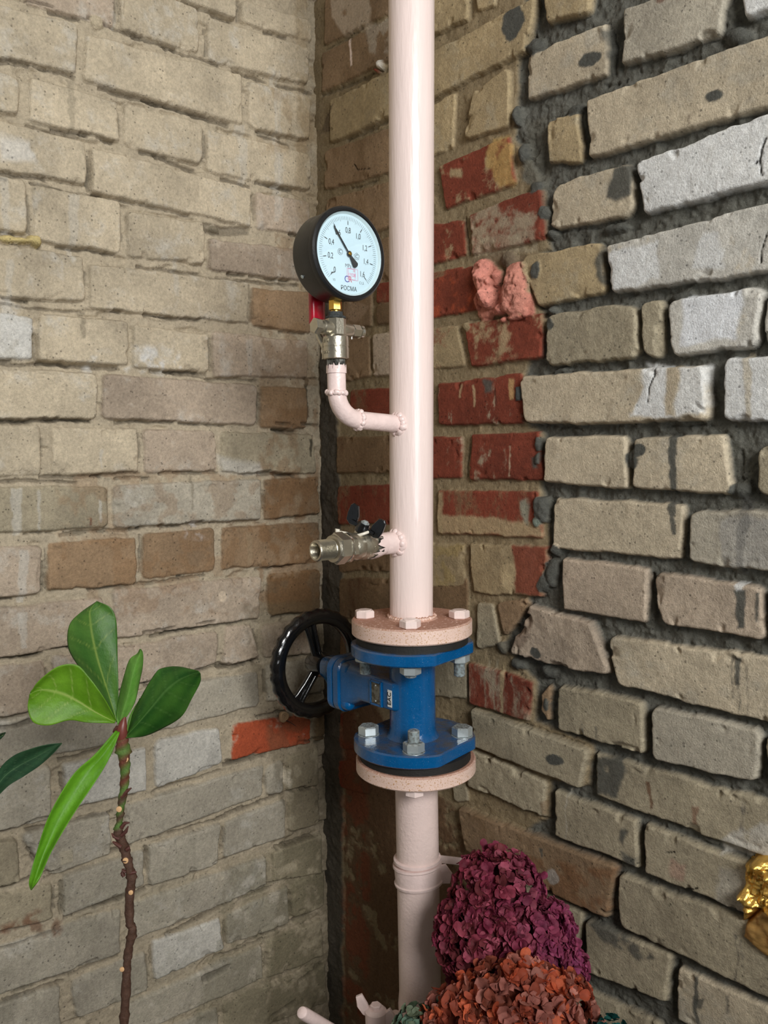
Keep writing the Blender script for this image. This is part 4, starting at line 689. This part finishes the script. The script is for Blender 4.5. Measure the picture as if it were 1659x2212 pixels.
bn = obj('bonnet', MB().rings([rrect(.1232, .0395, .0370, .016, SZ-.008), rrect(.1245, .0405, .0380, .017, SZ-.008), rrect(.1340, .0405, .0380, .017, SZ-.008), rrect(.1360, .0385, .0360, .016, SZ-.008), rrect(.1410, .0300, .0300, .014, SZ-.005), rrect(.156, .0235, .0240, .012, SZ-.002), rrect(.170, .0190, .0190, .012), rrect(.1830, .0165, .0165, .012), rrect(.1845, .0140, .0140, .012)]), blue, gz, angle=40)
for qy, qz in ((-1, 1), (-1, -1), (1, 1), (1, -1)):
    obj('bonnet_bolt', MB().lathe([(.0095, -.001), (.0095, .008), (.0078, .0125), (.0040, .0150), (.001, .0155)], (PX-.1085, PY+qy*.0275, zc(SZ-.008)+qz*.0245), (1, 0, 0), 28), blue, gz, angle=60)
obj('valve_stem', MB().lathe([(.0085, 0), (.0085, .034)], (PX-.183, PY, zc(SZ)), (-1, 0, 0), 24), black_gloss, gz)
# label and nameplate on the near face of the body
def ontoface(x, y): return onY(x, y, PY-.0352)
fn = Vector((0, -1, 0)).normalized(); fu = Vector((fn.y, -fn.x, 0))*-1
cN = Vector(onY(813, 1497, PY-.0352)); cE = Vector(onY(842.5, 1509, PY-.0352))
npl = obj('nameplate', MB().box(cN+fn*.0008, (fu, Z, fn), (.0175, .0275, .0012), .0003), plate_m, gz)
frm = MB()
for sy, sz, w_, h_ in ((0, .0155, .0225, .003), (0, -.0155, .0225, .003), (-.0105, 0, .003, .034), (.0105, 0, .003, .034)): frm.box(cN+fu*sy+Vector((0, 0, sz)), (fu, Z, fn), (w_, h_, .0040), .0010)
obj('nameplate_frame', frm, blue, gz)
for sz in (.0105, -.0105): obj('rivet', MB().lathe([(.0013, 0), (.0011, .0006), (.0003, .0010)], cN+fn*.0014+Vector((0, 0, sz)), fn, 14), zinc, npl)
lab = obj('certification_label', MB().box(cE+fn*.0005, (fu, Z, fn), (.0080, .0225, .0006), .0001), white_lab, gz)
text_mesh('label_text', 'EAC', .0098, cE+fn*.0011, Z, -fu, ink, lab, .95, .0003)
# studs, nuts and bolt heads
def stud(x, y, z0, z1): 
    p = []; z = z0
    while z < z1-.0012: p += [(.0066, z), (.0076, z+.0006)]; z += .0012
    return [(.0060, z0-.0006)] + p + [(.0066, z1-.0006), (.0056, z1)]
for a, drop in ((-45, -.2835), (45, -.2985), (135, -.29), (225, -.2930)):
    bx, by = PX+.0625*math.cos(math.radians(a)), PY+.0625*math.sin(math.radians(a)); 
    if a == 225: drop = -.2965
    n1 = obj('nut', MB().hexp((bx, by, zc(-.2802)), Z, .0235, .0120, .0015, rot=.25+a*.013), zinc, gz)
    obj('stud', MB().lathe(stud(bx, by, drop, -.2425), (bx, by, H0), Z, 24), zinc, gz)
for a, top in ((-45, -.3515), (45, -.3690), (135, -.368), (225, -.3690)):
    bx, by = PX+.0015+.0625*math.cos(math.radians(a)), PY+.003+.0625*math.sin(math.radians(a))
    obj('nut', MB().hexp((bx, by, zc(-.3795)), Z, .0240, .0125, .0016, rot=.25+a*.013).lathe([(.0145, -.001), (.0145, .0005)], (bx, by, zc(-.3793)), Z, 28), zinc, gz)
    obj('stud', MB().lathe(stud(bx, by, -.409, top), (bx, by, H0), Z, 24), zinc, gz)
# handwheel
WX = PX-.2110; WR = .0722; WC = Vector((WX, PY, zc(SZ)))
wy, wz = Vector((0, 1, 0)), Vector((0, 0, 1))
hw = MB(); rings_ = []
for k in range(192):
    a = 2*PI*k/192; d = wy*math.cos(a) + wz*math.sin(a); sc = .0022*abs(math.sin(a*13))**.7
    prof_ = [(-.0115, -.0055), (-.0115, .0035), (-.0080, .0070), (.0, .0085), (.0065+sc*.6, .0070), (.0095+sc, .0020), (.0095+sc, -.0040), (.0060+sc*.6, -.0075), (-.002, -.0070), (-.0065, -.0040)]
    rings_.append([WC + d*(WR+pr) + Vector((px_, 0, 0)) for pr, px_ in prof_])
nr = len(rings_[0]); vs = [p for r in rings_ for p in r]; fs = [(i*nr+k, i*nr+(k+1) % nr, ((i+1) % 192)*nr+(k+1) % nr, ((i+1) % 192)*nr+k) for i in range(192) for k in range(nr)]
hw.add(vs, fs); wheel = obj('handwheel', hw, black_gloss, gz, angle=50)
obj('wheel_hub', MB().lathe([(.0155, -.012), (.0180, -.008), (.0190, .010), (.0165, .022), (.0095, .0255)], WC, (1, 0, 0), 40), black_gloss, wheel)
obj('wheel_nut', MB().hexp(WC+Vector((-.020, 0, 0)), (1, 0, 0), .019, .010, .001), zinc, wheel)
for ang in (103, 233, 348):
    a = math.radians(ang); d = wy*math.cos(a)+wz*math.sin(a); s_ = d.cross(Vector((1, 0, 0))); sp = MB()
    for sg in (-1, 1): sp.tube([WC+d*.014+s_*(sg*.0050)+Vector((.004, 0, 0)), WC+d*.038+s_*(sg*.0054)+Vector((.003, 0, 0)), WC+d*.058+s_*(sg*.0068)+Vector((.001, 0, 0)), WC+d*.066+s_*(sg*.0095)], [.0040, .0038, .0040, .0050], 12)
    sp.box(WC+d*.038-Vector((.001, 0, 0)), (d, s_, (1, 0, 0)), (.052, .012, .004), .0006)
    obj('spoke', sp, black_gloss, wheel)

# ================================================================== LOWER PIPE
LX, LY = .3386, -.1052
t = thing('steel_pipe', 'lower pale pink pipe length with flange bolted under the blue valve', 'pipe', (LX, LY, zc(-.426)))
obj('pipe_body', MB().tube([(LX, LY+.0045*(-.43-z)/.35, zc(z)) for z in np.linspace(-.415, -1.499, 30)], .0288, 64), pink_pebbled, t)
obj('flange', MB().lathe([(.0780, -.4265), (.0800, -.4245), (.0800, -.4100), (.0780, -.4080)], (PX+.0012, PY+.0040, H0), Z, 96), pink_dust, t)
for a in (-45, 45, 135, 225):
    bx, by = PX+.0012+.0625*math.cos(math.radians(a)), PY+.004+.0625*math.sin(math.radians(a))
    obj('painted_nut', MB().hexp((bx, by, zc(-.4365)), Z, .0220, .0105, .0014, rot=.3), pink, t)
# tee with a small painted cock near the bottom edge
TZ = -.775
obj('branch', MB().tube([(LX, LY, zc(TZ-.004)), (LX, LY-.045, zc(TZ-.004)), (LX, LY-.075, zc(TZ-.006))], [.024, .017, .016], 32), pink_dim, t)
obj('weld_fillet', MB().lathe([(.0300, -.7700), (.0305, -.7600), (.0290, -.742)], (LX, LY+.0042, H0), Z, 48), pink_dim, t)
CC = Vector(at(812, 2196, 1.085))
ck = thing('small_valve', 'small pink-painted valve with a butterfly handle at the foot of the pipe', 'valve', CC)
obj('valve_body', MB().lathe([(.0150, -.040), (.0165, -.030), (.0165, .010), (.0140, .022)], CC+Vector((0, 0, -.026)), (0, -1, 0), 32), pink_dim, ck)
obj('handle_hub', MB().lathe([(.0135, -.016), (.0140, .008), (.0100, .012)], CC, Z, 28).hexp(CC+Vector((0, 0, .010)), Z, .013, .007, .001), pink_dim, ck)
cs = Vector((.55, .45, -.30)).normalized()
for sg, hh in ((-1, 1), (1, .8)):
    obj('handle_wing', MB().prism([(-.004, -.004), (.010, -.005), (.0185, .002), (.0200, .014), (.0120, .021), (.0040, .012)], CC+cs*(sg*.008)-cs.cross(Vector(Z)).normalized()*.003, cs*sg, Z, cs.cross(Vector(Z)).normalized(), .006, .0012), pink_dim, ck)
A_, B_ = Vector(at(652, 2187, .98)), Vector(at(712, 2222, 1.03)); E_ = A_ + (B_-A_)*3.2
rd = tag(obj('pipe_end', MB().tube([A_-(B_-A_).normalized()*.0015, A_, A_+(B_-A_)*.05, B_, E_], [.0035, .0062, .0072, .0072, .0072], 20), pink_dim, loc=A_), 'rounded end of a thin pink painted pipe poking in at the bottom edge', 'pipe')
# clamp and bracket on the lower pipe
cz_ = -.571; cl = thing('pipe_clamp', 'pink painted clamp with bracket arm tying the lower pipe to the wall', 'clamp', (LX, LY+.002, zc(cz_)))
ax_ = Vector((-.10, -.02, 1)).normalized(); ctr = Vector((LX, LY+.0018, zc(cz_)))
obj('clamp_band', MB().lathe([(.0290, -.0150), (.0330, -.0150), (.0335, -.0120), (.0318, -.0105), (.0318, .0080), (.0335, .0095), (.0332, .0125), (.0290, .0130)], ctr, ax_, 56), pink_dim, cl)
obj('clamp_band', MB().lathe([(.0295, .0145), (.0325, .0155), (.0322, .0190), (.0295, .0200)], ctr+Vector((.0, .0, .001)), (ax_+Vector((.06, 0, 0))), 56), pink_dim, cl)
e_ = Vector((.62, .45, 0)).normalized(); e2 = ctr + Vector((.68, .55, 0)).normalized()*.034
obj('clamp_ear', MB().prism([(-.004, -.014), (.010, -.012), (.013, .002), (.004, .014), (-.004, .012)], e2, e_, Z, e_.cross(Vector(Z)), .003, .0006), pink_dim, cl)
p0, p1 = ctr+Vector((.018, .024, .016)), Vector(onY(1010, 1862, -.002)); d_ = (p1-p0)
obj('bracket_arm', MB().box((p0+p1)/2, (d_, Z, d_.cross(Vector(Z))), (d_.length*1.05, .011, .004), .0006), pink_dim, cl)

# ================================================================== LEAFY PLANTS
def col_obj(name, verts, faces, cols, m, parent=None, loc=None, thick=0.0, angle=180):
    loc = Vector(loc) if loc is not None else (WL[parent.name] if parent is not None else Vector((0, 0, 0)))
    me = bpy.data.meshes.new(name); me.from_pydata([tuple(Vector(v)-loc) for v in verts], [], faces); me.polygons.foreach_set('use_smooth', [True]*len(me.polygons))
    ca = me.color_attributes.new('Col', 'FLOAT_COLOR', 'POINT'); a = np.ones((len(verts), 4), np.float32); a[:, :3] = np.clip(np.array(cols), 0, 1); ca.data.foreach_set('color', a.ravel())
    me.materials.append(m); o = bpy.data.objects.new(name, me); put(o, parent, loc)
    if thick: s_ = o.modifiers.new('thickness', 'SOLIDIFY'); s_.thickness = thick; s_.offset = 0
    return o
leaf_m = attr_mat('green_leaf', rough=.42, bump=.5, bscale=150, var=.10, pits=False, spec=.42, coat=.0)
ntl = leaf_m.node_tree; bl = ntl.nodes['Principled BSDF']; tl_ = ntl.nodes.new('ShaderNodeBsdfTranslucent'); ml_ = ntl.nodes.new('ShaderNodeMixShader'); ml_.inputs[0].default_value = .22
ntl.links.new(bl.inputs['Base Color'].links[0].from_socket, tl_.inputs[0]); ntl.links.new(bl.outputs[0], ml_.inputs[1]); ntl.links.new(tl_.outputs[0], ml_.inputs[2])
ntl.links.new(ml_.outputs[0], [n for n in ntl.nodes if n.type == 'OUTPUT_MATERIAL'][0].inputs[0])
def catmull(P, n):
    P = [np.array(p, float) for p in P]; P = [2*P[0]-P[1]] + P + [2*P[-1]-P[-2]]; out_ = []
    for i in range(1, len(P)-2):
        for k in range(n):
            t = k/n; out_.append(.5*((2*P[i]) + (-P[i-1]+P[i+1])*t + (2*P[i-1]-5*P[i]+4*P[i+1]-P[i+2])*t*t + (-P[i-1]+3*P[i]-3*P[i+1]+P[i+2])*t**3))
    out_.append(P[-2]); return out_
def leaf(name, L, Rr, D, c0, c1_, parent, vein=(.62, .72, .30), cup=.012, nv=6, wav=.003, vs=1.0, bow=0.0, rib=None):
    """L, Rr: left and right edges base->tip as picture points; D: depth at base, middle, tip; veins are part of the blade's colour"""
    Lp, Rp = catmull(L, 10), catmull(Rr, 10); n = len(Lp); M = 28; V = []; Cc = []; ph = random.uniform(0, 6)
    rb = catmull(rib, 10) if rib else None
    for i in range(n):
        t = i/(n-1); d0 = np.interp(t, [0, .5, 1], D)
        for j in range(M+1):
            s_ = j/M*2-1
            if rb is not None: q = rb[i] + ((Rp[i]-rb[i])*s_ if s_ > 0 else (Lp[i]-rb[i])*(-s_))
            else: q = Lp[i]*(1-j/M) + Rp[i]*(j/M)
            dd = d0 - cup*(abs(s_)**1.6)*math.sin(PI*min(t*1.0, 1))**.7 + wav*math.sin(9*t+ph+2*s_)*abs(s_)**2 + bow*s_
            V.append(at(q[0], q[1], dd))
            lat = (t*nv - abs(s_)*.85) ; fr_ = abs(lat-round(lat)); vv = max(0, 1-fr_/.045)*max(0, 1-abs(s_)**3*.9)*.6*(1 if .2 < lat < nv else 0)
            mid = max(0, 1-abs(s_)/.045)*(1-t*.6); v_ = min(1, max(vv, mid)*vs); nz_ = .5+.5*math.sin(7*t+4*s_+ph)*math.cos(5*s_-3*t)
            base = np.array(c0)*(1-nz_) + np.array(c1_)*nz_; base = base*(1-.10*math.cos(2*PI*lat)*abs(s_)**.5)
            Cc.append(base*(1-v_)+np.array(vein)*v_)
    F = [(i*(M+1)+j, i*(M+1)+j+1, (i+1)*(M+1)+j+1, (i+1)*(M+1)+j) for i in range(n-1) for j in range(M)]
    return col_obj(name, V, F, Cc, leaf_m, parent, thick=.0006)
PD = .90
stem_pts = [(262,1585,PD),(266,1620,PD),(270,1660,PD),(268,1700,PD),(262,1740,PD),(258,1775,PD),(256,1800,PD),(268,1830,PD+.005),(275,1860,PD),(284,1895,PD),(280,1935,PD),(280,1990,PD),(286,2010,PD),(278,2050,PD),(274,2090,PD),(272,2140,PD),(268,2212,PD),(266,2290,PD)]
sp_ = [Vector(at(*p)) for p in stem_pts]; base_ = sp_[-1]
pl_ = thing('potted_plant', 'young fig plant with thin knobbly brown stem and broad green leaves, left of the pipe', 'plant', base_)
px1 = .90/FPX; cs_ = catmull([tuple(p) for p in sp_], 8); nS = len(cs_)
wpx = np.interp(np.linspace(0, 1, nS), np.linspace(0, 1, 18), [13, 15, 10, 9, 8, 7, 11, 11, 10, 10, 9.5, 9, 9.5, 9, 8.5, 10, 9, 9])
V = []; Cc = []; seg = 18; g1, b1, r1 = np.array(srgb(86, 118, 54)), np.array(srgb(86, 62, 50)), np.array(srgb(110, 60, 48))
for i, p in enumerate(cs_):
    for k in range(seg):
        a = 2*PI*k/seg; r = wpx[i]*px1*(1+.10*math.sin(i*.9+2*a)+.07*math.sin(i*2.3)+(.16 if i % 9 == 0 else 0)); V.append(np.array(p)+CR*(r*math.cos(a))+np.array(CF)*(r*math.sin(a)))
        t = i/nS; f = 1 if t > .33 else (.5+.5*math.sin(i*.75+a)); Cc.append((g1*(1-f)+(b1 if t > .2 else r1)*f)*(.8+.3*random.random()))
F = [(i*seg+k, i*seg+(k+1) % seg, (i+1)*seg+(k+1) % seg, (i+1)*seg+k) for i in range(nS-1) for k in range(seg)] + [tuple(range(seg))]
stem_m = attr_mat('woody_stem', rough=.6, bump=.8, bscale=320, var=.2, pits=False)
stem_o = col_obj('stem', V, F, Cc, stem_m, pl_)
scar_m = mat('pale_leaf_scar', srgb(222, 178, 130), .6, bump=.2, var=.06); husk_m = mat('brown_husk', srgb(84, 46, 38), .6, bump=.5, var=.2)
for x, y, sx_ in ((273,1640,6),(259,1748,6),(273,1859,6),(284,1928,5),(265,2094,5)):
    c = Vector(at(x, y, PD-.0042)); n_s = Vector(-CF); obj('leaf_scar', MB().lathe([(sx_*px1, -.0006), (sx_*px1, .0004), (sx_*px1*.6, .0008)], c, n_s, 16, rad=lambda a, t: 1+.3*math.sin(a)), scar_m, stem_o)
for pts in ([(262,1722),(275,1708),(284,1702)],[(262,1788),(270,1778),(280,1777)],[(262,1805),(272,1796),(277,1785)],[(258,1812),(246,1806),(241,1800)],[(262,1830),(250,1822),(243,1818)],[(272,1884),(265,1880),(262,1892)],[(280,1886),(290,1884),(295,1884)],[(268,1893),(264,1886),(268,1876)],[(273,1836),(278,1832),(280,1829)],[(254,1570),(248,1578),(244,1582)],[(256,1572),(262,1566),(268,1560)]):
    pp = [Vector(at(x, y, PD-.003)) for x, y in pts]; obj('husk', MB().tube(pp, [.0022, .0020, .0006], 8), husk_m, stem_o)
G_ = lambda *c: srgb(*c)
leaf('leaf', [(252,1560),(215,1500),(160,1425),(146,1390),(150,1350),(172,1325),(209,1299)], [(254,1560),(256,1500),(254,1420),(253,1370),(250,1335),(238,1312),(211,1299)], [.90,.905,.915], G_(64,110,42), G_(84,126,50), pl_, vein=G_(150,172,84), cup=-.006, nv=5, rib=[(253,1560),(235,1500),(213,1430),(200,1375),(195,1340),(195,1318),(210,1299)])
leaf('leaf', [(247,1562),(190,1561),(150,1556),(105,1567),(72,1560),(60,1530),(64,1500)], [(250,1555),(225,1508),(192,1462),(165,1436),(125,1440),(85,1470),(66,1495)], [.89,.875,.86], G_(92,140,24), G_(112,160,40), pl_, vein=G_(176,196,106), cup=.008, nv=5, rib=[(249,1560),(206,1538),(172,1517),(140,1500),(112,1492),(88,1490),(65,1498)])
leaf('leaf', [(254,1565),(252,1540),(258,1500),(268,1460),(280,1425),(296,1412),(302,1402)], [(262,1562),(276,1545),(292,1515),(302,1470),(308,1440),(309,1412),(304,1402)], [.90,.885,.88], G_(96,152,58), G_(116,170,74), pl_, vein=G_(150,190,110), cup=-.010, nv=6, vs=.4)
leaf('leaf', [(268,1592),(280,1558),(305,1505),(335,1455),(352,1443),(385,1440),(427,1449)], [(272,1594),(312,1590),(350,1574),(392,1548),(414,1510),(432,1475),(433,1455)], [.90,.87,.85], G_(38,88,30), G_(72,120,44), pl_, vein=G_(96,140,70), cup=-.012, nv=6, wav=.006, rib=[(270,1593),(300,1560),(330,1525),(358,1492),(385,1470),(410,1458),(430,1451)])
leaf('leaf', [(250,1578),(204,1630),(156,1676),(107,1760),(80,1838),(63,1900),(66,1922)], [(259,1582),(238,1634),(213,1678),(158,1760),(112,1838),(87,1895),(68,1923)], [.89,.84,.80], G_(88,146,24), G_(108,168,40), pl_, vein=G_(120,176,60), cup=.006, nv=6, vs=.3, bow=.004)
leaf('leaf', [(274,1585),(276,1560),(282,1542),(290,1528),(296,1520),(300,1512),(302,1508)], [(278,1584),(286,1568),(290,1552),(296,1540),(300,1530),(302,1520),(303,1509)], [.90,.90,.90], G_(104,150,60), G_(120,164,80), pl_, vein=G_(150,186,110), cup=.002, nv=4, vs=.3)
bud = obj('bud', MB().tube([Vector(at(262, 1600, PD)), Vector(at(263, 1580, PD-.002)), Vector(at(266, 1562, PD-.002)), Vector(at(270, 1546, PD))], [.0058, .0062, .0040, .0008], 14), mat('reddish_bud', srgb(112, 56, 48), .4, var=.2), stem_o)
p2 = thing('potted_plant', 'dark green pointed leaves of another plant reaching in from the left edge', 'plant', at(-120, 1900, .80))
leaf('leaf', [(-60,1790),(-30,1720),(0,1660),(30,1632),(66,1618),(100,1609),(133,1605)], [(-50,1795),(-20,1740),(15,1700),(50,1678),(84,1655),(112,1630),(134,1606)], [.80,.80,.79], G_(40,72,48), G_(56,92,60), p2, vein=G_(104,136,96), cup=.006, nv=9, vs=.7)
leaf('leaf', [(-80,1640),(-60,1610),(-40,1600),(-20,1592),(-8,1588),(4,1584),(12,1582)], [(-78,1650),(-55,1635),(-38,1625),(-20,1612),(-8,1603),(4,1594),(12,1583)], [.80,.80,.80], G_(34,60,40), G_(44,74,48), p2, cup=.003)
obj('stem', MB().tube([Vector(at(-55, 1793, .80)), Vector(at(-95, 1850, .80)), Vector(at(-120, 2300, .80))], .004, 12).tube([Vector(at(-79, 1645, .80)), Vector(at(-100, 1720, .80)), Vector(at(-110, 1880, .80))], .002, 10), mat('green_stem', srgb(60, 80, 46), .5), p2)

# ================================================================== HYDRANGEA HEADS
petal_m = attr_mat('dried_petals', rough=.62, bump=.4, bscale=260, var=.12, pits=False, spec=.25)
ntp = petal_m.node_tree; bp_ = ntp.nodes['Principled BSDF']; tp_ = ntp.nodes.new('ShaderNodeBsdfTranslucent'); mp_ = ntp.nodes.new('ShaderNodeMixShader'); mp_.inputs[0].default_value = .25
ntp.links.new(bp_.inputs['Base Color'].links[0].from_socket, tp_.inputs[0]); ntp.links.new(bp_.outputs[0], mp_.inputs[1]); ntp.links.new(tp_.outputs[0], mp_.inputs[2])
ntp.links.new(mp_.outputs[0], [n for n in ntp.nodes if n.type == 'OUTPUT_MATERIAL'][0].inputs[0])
def bloom(name, label, ells, n, ps, cols, point=0.0, curl=.5, group=None, colf=None, stem_to=None):
    """ells: (x, y, D, rx px, ry px) lumps that make up the head; florets of four cupped petals stand on them"""
    C0 = [(np.array(at(x, y, D)), rx*D/FPX, ry*D/FPX) for x, y, D, rx, ry in ells]
    root = thing(name, label, 'flower', C0[0][0]); V, F, Cc = [], [], []; rnd = random.Random(len(label)); cnt = 0; tries = 0
    tot = sum(r*q for _, r, q in C0)
    while cnt < n and tries < n*6:
        tries += 1; c, rx, ry = rnd.choices(C0, [r*q for _, r, q in C0])[0]
        d = np.array([rnd.gauss(0, 1) for _ in range(3)]); d /= np.linalg.norm(d)
        if d @ CF > .35: continue
        loc_ = CR*(d @ CR)*rx + CU*(d @ CU)*ry + CF*(d @ CF)*(rx+ry)/2; p = c+loc_*rnd.uniform(.84, 1.04)
        if any(np.linalg.norm([((p-c2_) @ CR)/r2, ((p-c2_) @ CU)/q2, ((p-c2_) @ CF)/((r2+q2)/2)]) < .78 for c2_, r2, q2 in C0): continue
        if p[1] > -.012 or p[0] < .02: continue
        ax0 = np.array([LX, LY]); 
        if np.hypot(p[0]-ax0[0], p[1]-ax0[1]) < .036: continue
        cnt += 1; nrm = loc_/np.linalg.norm(loc_) + np.array([rnd.uniform(-.5, .5) for _ in range(3)]); nrm /= np.linalg.norm(nrm)
        t1 = np.cross(nrm, [0, 0, 1.0]); t1 /= np.linalg.norm(t1)+1e-9; t2 = np.cross(nrm, t1); a0 = rnd.uniform(0, 6.3)
        pc = np.array(colf(p, rnd) if colf else rnd.choice(cols)); 
        for k in range(4 if rnd.random() > .25 else 3):
            a = a0 + PI/2*k + rnd.uniform(-.25, .25); L_ = ps*rnd.uniform(.75, 1.2); W_ = L_*rnd.uniform(.42, .6); up = rnd.uniform(.1, .9)*curl*1.6
            dr_ = t1*math.cos(a)+t2*math.sin(a); sd = np.cross(nrm, dr_); o0 = len(V); nu_, nv_ = 6, 4; tw = rnd.uniform(-.5, .5); pcc = pc*rnd.uniform(.72, 1.25)
            for i in range(nu_+1):
                s_ = i/nu_; wd = W_*(math.sin(PI*min(s_**.75, 1))**(.55 if not point else .9))*(1 if s_ < 1 else .05); wd = max(wd, W_*.06)
                ht = L_*(up*s_ + .25*math.sin(s_*4)*curl); fw = L_*s_*math.cos(up*s_*.7)
                for j in range(nv_+1):
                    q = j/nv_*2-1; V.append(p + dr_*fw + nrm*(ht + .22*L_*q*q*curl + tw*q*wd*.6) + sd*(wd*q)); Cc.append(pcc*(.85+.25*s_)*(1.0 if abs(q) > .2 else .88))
            F += [(o0+i*(nv_+1)+j, o0+i*(nv_+1)+j+1, o0+(i+1)*(nv_+1)+j+1, o0+(i+1)*(nv_+1)+j) for i in range(nu_) for j in range(nv_)]
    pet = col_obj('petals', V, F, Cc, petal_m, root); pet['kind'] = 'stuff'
    core = MB()
    for c, rx, ry in C0: 
        r = min(rx, ry)*.70; sc = max(rx, ry)/min(rx, ry); core.lathe([(r*math.sin(PI*k/10)+1e-4, -r*sc*math.cos(PI*k/10)) for k in range(11)], c, CU if ry > rx else CR, 20)
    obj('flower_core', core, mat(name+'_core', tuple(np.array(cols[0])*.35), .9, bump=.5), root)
    b0 = Vector(C0[0][0]); s1 = Vector(stem_to) if stem_to else Vector((b0.x+.03, b0.y-.03, zc(-1.12)))
    obj('stem', MB().tube([b0, (b0+s1)/2+Vector((.01, 0, 0)), s1], .003, 12), mat(name+'_stem', srgb(86, 74, 48), .7), root)
    return root
PU = [srgb(126, 46, 64), srgb(148, 64, 80), srgb(136, 52, 76), srgb(112, 48, 54), srgb(164, 80, 98)]
def magcol(p, rnd):
    x = ((np.array(p)-CAM) @ CR)/((np.array(p)-CAM) @ CF)*FPX+829.5; f = min(1, max(0, (x-1080)/160)); a = np.array(rnd.choice(PU)); b = np.array(rnd.choice([srgb(158, 72, 118), srgb(146, 62, 100), srgb(164, 84, 114)])); return a*(1-f*.75)+b*f*.75
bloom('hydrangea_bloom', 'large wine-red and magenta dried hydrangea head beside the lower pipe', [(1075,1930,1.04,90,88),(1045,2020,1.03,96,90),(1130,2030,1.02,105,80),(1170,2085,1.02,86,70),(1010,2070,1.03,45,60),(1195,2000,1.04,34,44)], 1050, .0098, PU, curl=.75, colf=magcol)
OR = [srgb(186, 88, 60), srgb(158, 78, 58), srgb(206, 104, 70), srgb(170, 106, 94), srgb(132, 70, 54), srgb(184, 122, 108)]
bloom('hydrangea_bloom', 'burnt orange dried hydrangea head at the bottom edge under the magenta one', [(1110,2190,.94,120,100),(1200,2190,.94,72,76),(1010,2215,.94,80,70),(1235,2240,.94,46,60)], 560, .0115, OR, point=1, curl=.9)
GR = [srgb(84, 98, 80), srgb(104, 116, 94), srgb(70, 84, 64), srgb(96, 122, 104)]
bloom('hydrangea_bloom', 'grey-green dried hydrangea florets at the bottom edge by the pink pipe', [(905,2218,.95,42,40),(940,2215,.96,28,46)], 70, .0090, GR, point=1, curl=.7)
bloom('hydrangea_bloom', 'dark teal dried petals just showing right of the orange hydrangea', [(1310,2236,.92,50,30)], 40, .0090, [srgb(20, 74, 70), srgb(30, 88, 82)], curl=.5)

# ================================================================== GOLD AND SMALL THINGS ON THE WALLS
gold = mat('gold_leaf', srgb(240, 196, 104), .36, .85, bump=1.0, bscale=260, var=.15, vscale=120)
gold2 = mat('tarnished_gold', srgb(200, 156, 92), .45, .6, bump=.8, bscale=200, var=.25, vscale=60)
def wall_patch(name, outline, m, h0, h1, parent=None, loc=None, seed=0, fold=.02):
    P = np.array([(onY(x, y, 0)[0], onY(x, y, 0)[2]) for x, y in outline]); u = np.arange(P[:, 0].min()-.004, P[:, 0].max()+.004, .0014); z = np.arange(P[:, 1].min()-.004, P[:, 1].max()+.004, .0014); U, ZZ = np.meshgrid(u, z)
    d = -psdf(U+.002*fbm(U, ZZ, .01, seed, 3), ZZ+.002*fbm(U, ZZ, .01, seed+1, 3), P); h = -.006+(h0+.006)*sst(-.0005, .003, d) + h1*np.abs(fbm(U, ZZ, fold, seed+2, 4))*sst(0, .006, d)
    keep = d > -.0015; idx = -np.ones(U.shape, int); idx[keep] = np.arange(keep.sum()); V = [(a, -c, b) for a, b, c in zip(U[keep], ZZ[keep], h[keep])]
    F = [(idx[i, j], idx[i, j+1], idx[i+1, j+1], idx[i+1, j]) for i in range(len(z)-1) for j in range(len(u)-1) if keep[i, j] and keep[i, j+1] and keep[i+1, j+1] and keep[i+1, j]]
    return obj(name, MB().add(V, F), m, parent, loc, angle=70)
gp = Vector(onY(1650, 1960, 0)); gt = thing('gilded_brick', 'crumpled gold leaf on a broken brick at the right edge', 'gold leaf', gp)
wall_patch('gold_leaf', [(1612,1860),(1636,1846),(1720,1850),(1720,2010),(1650,1960),(1618,1988),(1606,1992),(1612,1945),(1596,1926),(1614,1900)], gold, .008, .026, gt, seed=5)
wall_patch('gilded_face', [(1612,1990),(1645,1958),(1720,1985),(1720,2110),(1650,2056),(1606,2020)], gold2, .006, .006, gt, seed=9, fold=.03)
pg = Vector(onX(612, 1548, 0)); wp = thing('wall_plug', 'pale plaster wall plug with thin nail on the orange-red brick below the handwheel', 'wall plug', pg)
obj('plug', MB().lathe([(.0090, -.002), (.0088, .002), (.0064, .0042), (.0052, .0030), (.0034, .0036), (.0024, .0020), (.0010, .0026)], pg+Vector((.001, 0, 0)), (1, 0, .1), 32, rad=lambda a, t: 1+.07*math.sin(3*a)), mat('dusty_plaster', srgb(196, 166, 130), .8, bump=.6, var=.12), wp)
obj('nail', MB().tube([Vector(onX(617, 1556, .004)), Vector(onX(628, 1561, .010)), Vector(onX(640, 1569, .016))], [.0008, .0007, .0004], 8), mat('rusty_nail', srgb(50, 40, 34), .6, .5), wp)
